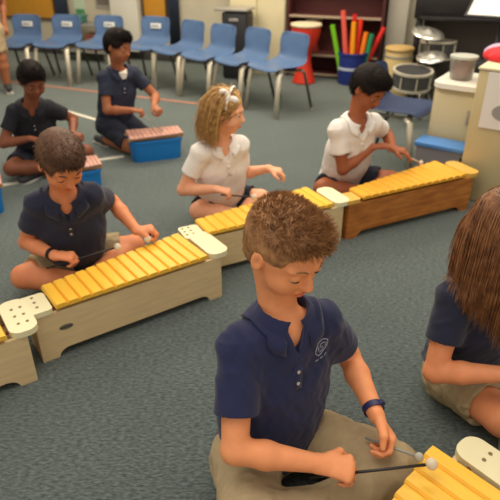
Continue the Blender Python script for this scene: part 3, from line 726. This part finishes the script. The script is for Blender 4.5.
# dark red shelving
mar = mat('maroon_panel', (82, 34, 32), .7, noise=.08, nscale=6); mar2 = mat('shelf_edge', (176, 156, 130), .6)
def shelving(lab, s0, s1, zs, off=.02, depth=.27):
    o = empty('shelving_unit', lab, 'shelf', wp((s0+s1)/2, -off-depth/2, 0), WA); W_ = s1-s0
    MB().box((0, depth/2-.01, .95), (W_, .015, 1.9), .002).build('back_panel', mar, o)
    for x in (-W_/2+.012, W_/2-.012): MB().box((x, 0, .95), (.024, depth, 1.9), .003).build('side_panel', mar, o)
    for z in zs: b_ = MB().box((0, -.005, z), (W_-.05, depth-.03, .022), .002).build('shelf_board', mar, o); MB().box((0, -depth/2+.004, z), (W_-.05, .010, .024), .002).build('edge_strip', mar2, b_)
    return o
shelving('dark red open shelving behind the red drum and the blue tub', 2.83, 3.84, (.035, .235, .62, 1.0))
shelving('dark red open shelving at the right, behind the black piano', 4.70, 5.9, (.035, .38, .75, 1.1))
# djembes
def djembe(lab, loc, sc, m, group):
    o = empty('djembe', lab, 'drum', loc, 0, group); P_ = [(0, 0), (.10, 0), (.115, .01), (.108, .04), (.075, .14), (.062, .22), (.070, .28), (.105, .36), (.135, .44), (.143, .50), (.143, .53), (0, .53)]
    MB().lathe([(r*sc, z*sc) for r, z in P_], 32).build('drum_shell', m, o); MB().lathe([(0, .53*sc), (.147*sc, .53*sc), (.152*sc, .54*sc), (.148*sc, .552*sc), (0, .556*sc)], 32).build('drum_head', mat('drum_skin', (226, 212, 176), .6), o)
    mb = MB()
    for k in range(16): a = 2*PI*k/16; mb.tube([(.146*sc*math.cos(a), .146*sc*math.sin(a), .53*sc), (.078*sc*math.cos(a+.12), .078*sc*math.sin(a+.12), .27*sc)], .003, 5)
    mb.build('rope', mat('drum_rope', (60, 40, 36), .8), o)
red_d = mat('drum_red', (204, 54, 34), .4, noise=.06, nscale=8)
djembe('bright red goblet drum with cream skin right of the last blue chair', (.57, 6.05, 0), 1.06, red_d, None)
djembe('dark red goblet drum on the shelving board behind the bright red one', tuple(wp(3.10, -.155, .247)), .62, mat('drum_maroon', (120, 40, 34), .5), None)
# tube bin
nb_ = mat('tub_navy', (34, 52, 128), .45); o = empty('tube_bin', 'navy blue tub holding the coloured sound tubes', 'tub', (1.06, 6.02, 0), R(-18))
rings = [(.13, 0), (.135, .01), (.155, .29), (.165, .30), (.165, .32), (.150, .32), (.125, .02)]
MB().lathe(rings, 4*8).build('body', nb_, o)
lb = MB().lathe([(.1475, .150), (.149, .151), (.1515, .176), (.150, .177)], 32, (0, 0, 0), None, True).build('label_band', mat('tub_label', (190, 200, 220), .6), o)
tubes = [(-.10, -.02, (120, 196, 40), .58, -.26, 'lime green'), (-.05, -.06, (232, 96, 84), .72, -.14, 'salmon pink, the tallest'), (-.01, -.07, (244, 160, 28), .60, -.03, 'bright orange yellow'), (.03, .00, (232, 60, 40), .62, .04, 'scarlet'),
         (.05, -.07, (240, 130, 30), .50, .12, 'deep orange'), (.09, .0, (220, 44, 34), .58, .42, 'red, leaning to the right'), (.10, -.06, (40, 150, 100), .48, .14, 'sea green, short'), (.06, .06, (190, 50, 110), .46, .34, 'magenta, short'), (-.03, .06, (216, 40, 40), .66, .05, 'crimson at the back')]
for x, y, c, L_, tl, nm in tubes:
    o = MB(); d = V((tl, 0, 1)).normalized(); a0 = V((1.06 + x, 6.02 + y, .06)); n = 20; x = x; e_ = frame(d) @ Matrix.Rotation(PI/2, 3, 'Y')
    o.lathe([(.021, 0), (.025, 0), (.025, L_*.92), (.021, L_*.92), (.021, .01)], n, a0, e_, True); o = o.build('sound_tube', mat('tube_'+nm[:6], c, .35)); tag(o, nm.split(',')[0] + ' sound tube' + (',' + nm.split(',')[1] if ',' in nm else '') + ', standing in the navy tub', 'tube', 'coloured sound tubes in the tub')
# tan conga, right pillar side
o = empty('conga_drum', 'tan barrel drum standing in front of the grey pillar', 'drum', (1.33, 5.20, 0), 0)
MB().lathe([(0, 0), (.10, 0), (.11, .02), (.128, .20), (.130, .30), (.118, .44), (.114, .48), (0, .48)], 30).build('drum_shell', mat('conga_tan', (206, 180, 124), .5, noise=.06, nscale=8), o)
MB().lathe([(0, .48), (.124, .48), (.128, .492), (.122, .505), (0, .508)], 30).build('drum_head', mat('conga_skin', (190, 156, 96), .6), o)
MB().lathe([(.115, .42), (.124, .42), (.124, .438), (.115, .438)], 30, ring=True).build('hoop', sv, o)
# drum kit hardware
brass = mat('cymbal_silver', (226, 224, 214), .22, .8); blk = mat('stand_black', (46, 46, 48), .45); dsh = mat('drum_grey', (84, 84, 84), .35, .3)
def cymbal(lab, loc, z, tilt, az, r_):
    o = empty('cymbal_stand', lab, 'cymbal stand', loc, az); MB().tube([(0, 0, .18), (0, 0, z+.03)], .009, 10).build('pole', chrome_dk, o, smooth=True)
    for k in range(3): a = 2*PI*k/3; MB().tube([(0, 0, .24), (.08*math.cos(a), .08*math.sin(a), .10), (.13*math.cos(a), .13*math.sin(a), .012)], .008, 8).build('leg', chrome_dk, o, smooth=True)
    M_ = Matrix.Rotation(tilt, 3, 'X'); MB().lathe([(0, .018), (.02, .018), (.035, .004), (r_*.6, -.002), (r_, -.010), (r_, -.013), (r_*.6, -.005), (0, .0)][::-1], 36, (0, 0, z), M_).build('cymbal', brass, o, smooth=True)
cymbal('upper tilted silver cymbal on a stand, the highest of the two', (1.50, 5.0, 0), .66, R(16), R(20), .14)
cymbal('lower silver cymbal on a stand just under the higher one', (1.47, 4.72, 0), .52, R(14), R(-30), .12)
def drum(lab, loc, r_, h_, z0, tilt=0):
    o = empty('snare_drum', lab, 'drum', loc, 0); M_ = Matrix.Rotation(tilt, 3, 'X')
    MB().lathe([(0, 0), (r_, 0), (r_, h_), (0, h_)], 32, (0, 0, z0), M_).build('drum_shell', dsh, o); MB().lathe([(0, h_), (r_-.012, h_), (r_-.012, h_+.004), (0, h_+.004)], 32, (0, 0, z0), M_).build('drum_head', mat('snare_head', (50, 50, 52), .6), o)
    for zz in (-.004, h_-.008): MB().lathe([(r_-.01, zz), (r_+.010, zz), (r_+.010, zz+.018), (r_-.01, zz+.018)], 32, (0, 0, z0), M_, True).build('hoop', chrome, o)
    for k in range(8): a = 2*PI*k/8; MB().tube([M_ @ V(((r_+.010)*math.cos(a), (r_+.010)*math.sin(a), .02)) + V((0, 0, z0)), M_ @ V(((r_+.010)*math.cos(a), (r_+.010)*math.sin(a), h_-.02)) + V((0, 0, z0))], .006, 6).build('lug', chrome, o)
    for k in range(3): a = 2*PI*k/3+.5; MB().tube([(0, 0, z0-.02), (.02*math.cos(a), .02*math.sin(a), z0*.6), (.16*math.cos(a), .16*math.sin(a), .012)], .009, 8).build('leg', chrome_dk, o, smooth=True)
drum('snare drum with chrome hoops low behind the navy chair', (1.30, 4.60, 0), .15, .13, .30, R(6))
drum('small snare drum standing under the tilted cymbals', (1.68, 5.25, 0), .15, .14, .40, R(-4))
# stool with white book
# black piano
pn = mat('piano_black', (30, 26, 28), .3); o = empty('digital_piano', 'black piano standing across the top right corner', 'piano', (2.31, 5.30, 0), R(-18))
MB().box((0, 0, .84), (1.65, .46, .24), .012).build('case', pn, o); MB().box((0, -.25, .735), (1.55, .10, .03), .004).build('keyboard_shelf', pn, o); MB().box((0, .2, .34), (1.5, .03, .66), .004).build('back_panel', mat('piano_back', (112, 100, 92), .6), o)
for x in (-.78, .78): MB().box((x, 0, .355), (.05, .40, .71), .006).build('leg', pn, o)

# backpack shape
o = empty('backpack', 'black backpack hanging in front of the dark red shelves', 'backpack', (2.03, 4.95, 0), R(-10)); s_ = Sdf(); s_.rbox((0, 0, .30), (.13, .09, .22), r=.06, k=.03).rbox((0, -.09, .22), (.10, .04, .10), r=.03, k=.02); s_.disp = folds(.004, 18, 4)
s_.plane((0, 0, .082), (0, 0, -1)); b_ = s_.build('bag_body', .012, mat('bag_black', (38, 38, 46), .8), o); b_.location.z = -.08
MB().tube([(-.05, 0, .42), (-.04, 0, .49), (.04, 0, .49), (.05, 0, .42)], .009, 8).build('handle', blk, o, smooth=True)
MB().box((0, -.132, .15), (.13, .006, .10), .002).build('pocket_patch', mat('bag_patch', (110, 106, 110), .8), o)

# ------------------------------------------------------------------ right side cabinets
RA = R(-34); beige = mat('cabinet_beige', (202, 188, 150), .55, noise=.03, nscale=4); beige2 = mat('cabinet_tan', (192, 176, 134), .55, noise=.03, nscale=4); whit = mat('counter_white', (236, 232, 218), .35)
ex = V((math.cos(RA), math.sin(RA), 0)); ey = V((-ex.y, ex.x, 0))
c0 = V((1.10, 3.47, 0)) + ex*.165 + ey*.19
o = empty('low_cabinet', 'low beige cabinet with rounded white top, clear jar standing on it', 'cabinet', c0, RA)
MB().box((0, 0, .285), (.28, .34, .57), .008).build('body', beige, o)
tp = []; 
for cx, cy, a0 in ((.079, -.13, -90), (.079, .13, 0), (-.085, .13, 90), (-.085, -.13, 180)):
    for k in range(8): t = R(a0 + 90*k/7); tp.append((cx + .07*math.cos(t), cy + .07*math.sin(t)))
MB().slab(tp, .572, .602).build('top', whit, o)
d_ = MB().box((0, -.178, .29), (.25, .014, .50), .004).build('door', beige, o); MB().box((.09, -.190, .42), (.014, .012, .09), .003).build('handle', sv, d_)
# tall beige case with poster
c1 = V((1.19, 3.05, 0)) + ex*.008 + ey*.06 + ex*.42 + ey*.24
o = empty('beige_cabinet', 'large tan cabinet at the right edge carrying a white poster with grey shapes', 'cabinet', c1, RA)
MB().box((0, 0, .375), (.84, .46, .75), .010).build('body', beige2, o); MB().box((0, 0, .757), (.85, .47, .014), .004).build('top', mat('cabinet_top', (216, 206, 172), .5), o)
o = empty('poster', 'white poster with dark and light grey ovals taped to the tan cabinet', 'poster', tuple(c1 - ey*.234 + ex*.035 + V((0, 0, .595))), RA)
MB().box((-.07, -.003, 0), (.66, .004, .30), 0).build('sheet', mat('poster_white', (226, 220, 212), .7), o)
def oval(x, z, a, b, m): MB().prism([(x + a*math.cos(2*PI*k/32), z + b*math.sin(2*PI*k/32)) for k in range(32)], -.0070, -.0050).build('printed_oval', m, o)
og = mat('print_grey', (150, 146, 140), .8); od_ = mat('print_dark', (86, 82, 78), .8)
oval(-.27, -.055, .075, .045, og); oval(-.20, .075, .055, .032, od_); oval(-.07, -.06, .08, .05, og); oval(-.04, .09, .07, .04, od_); oval(.14, -.05, .07, .05, og)
# blue lidded bin
cb = V((1.03, 3.30, 0)) + ex*.125 + ey*.09
o = empty('storage_bin', 'clear plastic storage bin with blue lid on the floor before the low cabinet', 'storage bin', cb - ey*.02, RA)
clr = mat('clear_plastic', (186, 190, 196), .25, trans=.55)
m_ = MB(); rg = [(.125, .060, 0), (.135, .068, .25), (.135, .068, .252), (.129, .062, .252), (.120, .055, .008)]; n = 4
def rr4(a, b, z): return [(-a, -b, z), (a, -b, z), (a, b, z), (-a, b, z)]
vs = [v for a, b, z in rg for v in rr4(a, b, z)]; fs = [(3, 2, 1, 0), (16, 17, 18, 19)] + [(i*4+k, i*4+(k+1) % 4, (i+1)*4+(k+1) % 4, (i+1)*4+k) for i in range(4) for k in range(4)]
m_.add(vs, fs).build('tub', clr, o); MB().box((0, 0, .268), (.30, .16, .030), .008).build('lid', mat('lid_blue', (78, 132, 196), .4), o)
MB().box((-.142, 0, .240), (.02, .08, .05), .005).build('latch', whit, o); MB().box((.142, 0, .240), (.02, .08, .05), .005).build('latch', whit, o)
for i, (x, y, c, nm) in enumerate(((.055, 0, (60, 76, 96), 'dark folded cloth inside the blue lidded bin'), (-.058, 0, (150, 146, 140), 'pale folded cloth inside the blue lidded bin'))):
    s_ = Sdf(); s_.rbox((0, 0, .085), (.050, .045, .07), r=.03); s_.disp = folds(.006, 26, i); q_ = s_.build('folded_cloth', .009, mat('cl%d' % i, c, .9)); q_.location = cb - ey*.02 + ex*x; q_.rotation_euler.z = RA; tag(q_, nm, 'cloth')
# items on top of the low cabinet
o = empty('plastic_jar', 'round clear tub with pale lid and red contents on the white cabinet top', 'tub', tuple(c0 + ex*-.035 + ey*-.02 + V((0, 0, .602))), 0)
MB().lathe([(0, 0), (.060, 0), (.068, .01), (.078, .125), (.074, .125), (.062, .012), (0, .010)], 30).build('tub', mat('jar_clear', (236, 234, 228), .12, trans=.85), o)
MB().lathe([(0, .126), (.083, .126), (.083, .140), (0, .143)], 30).build('lid', mat('jar_lid', (206, 208, 196), .4, trans=.2), o)
s_ = Sdf(); s_.cone((0, 0, .045), (0, 0, .065), .044, .052); s_.disp = folds(.006, 60, 2); q_ = s_.build('red_beads', .006, mat('jar_red', (176, 70, 56), .6)); q_.location = o.location; q_.location.z -= .0; tag(q_, 'red filling heaped inside the clear tub on the white cabinet top', 'beads')
# lilac hat and red cloth on the tan cabinet / cabinet top
pb = c1 + ex*-.30 + ey*.04
s_ = Sdf(); s_.ell((0, 0, .02), (.17, .12, .055), k=.02).ell((.09, -.02, .03), (.10, .08, .05), k=.03); s_.plane((0, 0, .0), (0, 0, -1)); s_.disp = folds(.006, 30, 8)
q_ = s_.build('red_cloth', .008, mat('cloth_red', (220, 34, 44), .7, noise=.1, nscale=20)); q_.location = (pb.x, pb.y, .766); q_.rotation_euler.z = RA; tag(q_, 'crumpled bright red cloth lying on top of the tan cabinet', 'cloth')
s_ = Sdf(); s_.ell((0, 0, .0), (.20, .10, .070), k=.02).ell((0, 0, -.01), (.185, .088, .056), k=.004, mode='s'); s_.plane((0, 0, 0.0), (0, 0, -1)); s_.disp = folds(.003, 30, 12)
q_ = s_.build('lilac_cap', .006, mat('cloth_lilac', (186, 164, 190), .7)); q_.location = (pb.x + .10, pb.y + .17, .766); q_.rotation_euler.z = RA + .1; tag(q_, 'lilac cap behind the red cloth on the tan cabinet', 'cap')
crate('small_box', 'small yellow orange box beside the red cloth', 'box', tuple(c1 + ex*.12 + ey*.0 + V((0, 0, .765))), RA, (.10, .08, .035), mat('box_yellow', (226, 170, 70), .5))
# white sheet on top of dark stand
o = empty('music_stand', 'music stand holding a white sheet in the top right corner', 'music stand', (1.78, 4.25, 0), R(-30))
MB().tube([(0, 0, .02), (0, 0, .90)], .011, 10).build('pole', blk, o, smooth=True); MB().box((0, -.02, .94), (.46, .30, .008), .002, Matrix.Rotation(R(24), 3, 'X')).build('desk', blk, o)
for k in range(3): a = 2*PI*k/3; MB().tube([(0, 0, .16), (.15*math.cos(a), .15*math.sin(a), .012)], .008, 8).build('leg', blk, o, smooth=True)
q_ = MB().box((0, -.02, .946), (.42, .28, .003), 0, Matrix.Rotation(R(24), 3, 'X')).build('sheet_music', mat('paper_white', (236, 234, 226), .7)); q_.location = (1.78, 4.25, .002); q_.rotation_euler.z = R(-30); tag(q_, 'white sheet of paper lying on the music stand desk', 'paper')

# ------------------------------------------------------------------ children
navy = mat('polo_navy', (26, 33, 72), .9, noise=.10, nscale=40, bump=.25, bscale=700, sheen=.15); navy2 = mat('polo_dark_navy', (26, 30, 54), .9, noise=.10, nscale=40, sheen=.15)
white = mat('polo_white', (240, 234, 228), .85, noise=.03, nscale=20); khaki = mat('shorts_khaki', (170, 150, 116), .9, noise=.07, nscale=40, bump=.2, bscale=600); navs = mat('shorts_navy', (33, 36, 52), .9, noise=.08, nscale=30)
hb = mat('hair_light_brown', (176, 128, 82), .55, rgb2=(128, 86, 52), nscale=60); h2 = mat('hair_brown', (104, 70, 46), .6, rgb2=(78, 50, 32), nscale=50); hk = mat('hair_black', (30, 22, 20), .75, spec=.2)
hbl = mat('hair_blond', (214, 172, 106), .5, rgb2=(160, 112, 60), nscale=50); hlb = mat('hair_long_brown', (156, 106, 66), .5, rgb2=(104, 64, 40), nscale=40)
black_sh = mat('mallet_shaft_black', (30, 26, 26), .4); felt = mat('mallet_felt', (216, 200, 176), .9, noise=.06, nscale=80); grey_sh = mat('mallet_shaft_grey', (150, 150, 140), .5)
MG = 'mallets in the children\'s hands'
def grip(arm, sc): Sx, E_, Wr, D_, N_, T_ = arm; return Wr + D_*.062*sc + N_*.020*sc

r1, A, so, bv, K = person('boy in front with short spiky light brown hair, navy polo with crest and khaki shorts', (.05, 1.14, .115), R(-50), (.084, 1.150, .533), (.082, 1.160, .738), R(-48), R(24), 1.07,
    ('fair', (238, 156, 106)), navy, khaki, (.178, .934, .262), (.335, 1.070, .285), poles=((-.9, -.35, -.35), (.1, 1, -.4)), hyR=(.15, .25, -1), hyL=(-.5, -.5, -.6), DR=(.95, -.12, -.12), DL=(.45, -.55, -.62), curlR=1.2, curlL=(.85, .92, 1.0, 1.05),
    hair='spiky', hairm=hb, h=.0034, knees=((.0, .87, .125), (.392, 1.035, .125)), bracelet=[(1, mat('bracelet_navy', (36, 38, 84), .5), .03)], pants_len=.95, sleeve=.66, shoulders=((-.028, 1.082, .512), (.183, 1.180, .515)))
mallet('mallet with dark shaft and cream head in the spiky haired boy\'s right hand', grip(A[0], 1.12), (.437, .915, .285), black_sh, felt, back=.10, group=MG, hr=.015)
mallet('grey mallet held low in the spiky haired boy\'s left hand beside the yellow bars', grip(A[1], 1.12), (.425, .965, .250), grey_sh, mat('mallet_grey', (176, 172, 158), .9), back=.05, group=MG, hr=.012)
# crest on the chest: ring, letter strokes and a line of lettering, sewn on the shirt
def stitch(curves, r_, m, center, u, vv, n):
    mb = MB()
    for cv in curves:
        pts = []
        for x, y in cv:
            o_ = center + u*x + vv*y + n*.12; hit = bv.ray_cast(o_, -n)
            if hit[0] is not None: pts.append(hit[0] + hit[1]*.0012)
        if len(pts) > 1: mb.tube(pts, r_, 6)
    return mb.build('chest_crest', m, so, smooth=True)
n_ = (K['tf']*.85 + K['ld']*.35).normalized(); u_ = (K['ld'] - n_*K['ld'].dot(n_)).normalized(); v_ = n_.cross(u_); v_ = v_ if v_.z > 0 else -v_
cc = K['sh'] - K['tu']*.050 + K['ld']*.070 + K['tf']*.06
ring = [(.024*math.cos(2*PI*k/28), .024*math.sin(2*PI*k/28)) for k in range(29)]
sC = [(.009, .012), (.0, .015), (-.008, .010), (-.006, .003), (.004, -.001), (.009, -.007), (.003, -.014), (-.008, -.012)]
cr = stitch([ring, sC, [(-.014, -.004), (-.014, .008)], [(.014, -.006), (.016, .008)], [(-.022, -.034), (-.010, -.036)], [(-.004, -.036), (.008, -.036)], [(.013, -.036), (.022, -.033)]], .0011, mat('crest_thread', (176, 182, 204), .7), cc, u_, v_, n_)

r2, A, *_ = person('boy with brown hair and navy polo behind the badge xylophone, black watch on his wrist', (-.80, 2.22, .10), R(-56), (-.735, 2.03, .475), (-.700, 1.965, .655), R(-52), R(36), 1.0,
    ('tan', (222, 140, 96)), navy2, khaki, (-.775, 1.925, .275), (-.485, 2.125, .285), poles=((-.3, .1, -1), (.4, .4, -.6)), DR=(.93, .1, -.1), DL=(.9, .2, .0), curlR=1.1, curlL=1.0,
    hair='short', hairm=h2, h=.0048, knees=((-.97, 2.03, .11), (-.55, 2.30, .11)), shoulders=((-.832, 1.998, .472), (-.640, 2.070, .472)), bracelet=[(0, mat('watch_black', (28, 26, 30), .4), .03)])
mallet('black mallet with cream head in the right hand of the boy with the watch', grip(A[0], 1), (-.548, 2.02, .262), black_sh, felt, back=.10, group=MG)
mallet('short mallet with cream head in the left hand of the boy with the watch', grip(A[1], 1), (-.435, 2.09, .262), black_sh, felt, back=.03, group=MG)

r5, A, _, _, K5 = person('girl in white polo with wavy blond hair and a white hair bow', (-.16, 2.84, .10), R(-52), (-.145, 2.70, .460), (-.118, 2.685, .640), R(-12), R(10), .95,
    ('light', (240, 174, 136)), white, navs, (-.165, 2.565, .285), (.100, 2.755, .320), poles=((-.3, -.1, -.9), (.2, .3, -.8)), DR=(.85, -.1, -.15), DL=(.95, -.15, -.2), curlR=1.15, curlL=(.6, .7, .8, .9),
    hair='longwavy', hairm=hbl, h=.0055, knees=((-.27, 2.68, .11), (.06, 2.84, .11)), shoulders=((-.245, 2.645, .450), (-.050, 2.755, .450)), open_eyes=True)
H = K5['H']; bow = Sdf()
for s_, z_ in ((1, 0), (-1, 0)):
    bow.ell(H(.015 + s_*.026, -.055, .098 - s_*.012), (.026, .012, .016), K5['HM'], .006)
    bow.ell(H(-.005 + s_*.018, -.068, .078), (.014, .010, .014), K5['HM'], .006)
bow.ell(H(.012, -.060, .098), (.010, .012, .010), K5['HM'], .004); bow.disp = folds(.0015, 120, 2)
bo = bow.build('hair_bow', .004, mat('bow_white', (240, 234, 226), .7), r5)
hbm = MB(); hbm.tube([H(.018, .100*math.sin(t)*.94, .034 + .088*math.cos(t)*1.10) for t in [R(-88 + 176*k/20) for k in range(21)]], .0055, 8); hbm.build('headband', mat('bow_white', (240, 234, 226), .7), r5, smooth=True)
mallet('mallet with dark shaft in the right hand of the girl with the bow', grip(A[0], 1), (.02, 2.52, .262), black_sh, felt, back=.04, group=MG)

r6, A, *_ = person('boy with black hair in a white polo behind the brown oak xylophone', (.55, 3.14, .10), R(-50), (.580, 2.99, .485), (.622, 2.965, .685), R(-48), R(34), 1.0,
    ('brown', (164, 94, 60)), white, navs, (.680, 2.985, .355), (.800, 3.005, .345), poles=((-.9, -.3, -.6), (.6, .3, -.6)), DR=(.95, .05, .12), DL=(.9, -.35, -.2), curlR=(.25, .3, .4, .5), curlL=(.3, .4, .5, .6),
    hair='short', hairm=hk, h=.0055, knees=((.42, 2.98, .11), (.84, 3.11, .11)), shoulders=((.470, 2.940, .475), (.680, 3.045, .475)))
mallet('pale mallet dipping from the left hand of the boy in white towards the amber bars', grip(A[1], 1), (.965, 2.99, .262), felt, felt, back=.02, group=MG, hr=.013)

r7, A, *_ = person('girl with long straight brown hair and navy polo at the right edge', (.735, 1.50, .105), R(-42), (.725, 1.405, .480), (.705, 1.350, .680), R(-30), R(34), 1.05,
    ('warm', (228, 148, 102)), navy2, khaki, (.745, 1.205, .305), (.98, 1.30, .285), poles=((-.5, -.1, -.9), (.6, .3, -.6)), DR=(.95, -.1, -.1), DL=(.9, -.3, -.1), curlR=1.1, curlL=1.1,
    hair='long', hairm=hlb, h=.0042, knees=((.76, 1.21, .125), (1.05, 1.50, .12)), shoulders=((.605, 1.365, .47), (.845, 1.485, .475)), pants_len=.70)
r3, A, *_ = person('small boy with black hair in a black polo sitting left of the kneeling boy', (-1.43, 3.62, .10), R(-52), (-1.345, 3.42, .455), (-1.275, 3.34, .640), R(-55), R(28), .92,
    ('deep', (132, 78, 54)), mat('polo_black', (26, 27, 36), .9, noise=.1, nscale=40), navs, (-1.34, 3.30, .30), (-1.12, 3.44, .285), poles=((-.8, -.1, -.6), (.5, .3, -.6)), DR=(.85, -.2, -.1), DL=(.8, -.3, -.1),
    hair='short', hairm=hk, h=.0065, shoulders=((-1.435, 3.39, .445), (-1.255, 3.465, .445)))
r4, A, *_ = person('boy in dark polo kneeling behind the blue glockenspiel, looking down at it', (-1.00, 4.06, .185), R(-38), (-.905, 3.98, .545), (-.875, 3.90, .735), R(-28), R(18), .94,
    ('olive', (168, 104, 70)), mat('polo_charcoal', (40, 46, 66), .9, noise=.1, nscale=40), navs, (-.80, 3.79, .335), (-.665, 3.87, .345), poles=((-.6, -.1, -.8), (.5, .5, -.6)), DR=(.9, .05, -.1), DL=(.6, -.6, -.4),
    hair='short', hairm=hk, h=.0065, legs='kneel', shoulders=((-1.000, 3.91, .53), (-.825, 4.05, .53)))
K4 = _[-1]; us = Sdf(); nb4 = K4['sh'] + K4['tu']*.012
us.cone(nb4 - K4['tu']*.03 + K4['tf']*.012, nb4 + K4['tu']*.016 + K4['tf']*.008, .062, .054, .01, caps=True); us.build('undershirt', .005, mat('undershirt_white', (222, 216, 206), .9), r4)
mallet('thin mallet in the right hand of the kneeling boy', grip(A[0], 1), (-.60, 3.80, .18), grey_sh, felt, back=.03, group=MG, hr=.010)
r8, A, *_ = person('child standing at the left edge, only khaki shorts, a leg and a shoe in view', (-2.50, 5.62, .60), R(-70), (-2.50, 5.60, .98), (-2.48, 5.57, 1.17), R(-70), R(10), 1.0,
    ('olive', (168, 104, 70)), navy2, khaki, (-2.74, 5.50, .60), (-2.35, 5.72, .62), poles=((0, .8, 0), (0, .8, 0)), curlR=.5, curlL=.5, hair='short', hairm=hk, h=.008, legs='stand')

# ------------------------------------------------------------------ tape on the floor
for lab, a, b, m in (('white tape stripe on the carpet between the small boy and the kneeling boy', (-1.86, 5.13), (-1.10, 4.52), white_t), ('short white tape stripe left of the blue glockenspiel', (-1.35, 3.60), (-.90, 3.80), white_t),
                     ('white tape stripe end poking in at the left picture edge', (-1.85, 3.15), (-1.45, 3.33), white_t), ('long faded red tape line running below the row of chairs', (-2.9, 6.22), (-.45, 5.18), red_t)):
    tag(tape(a, b, m), lab, 'tape')
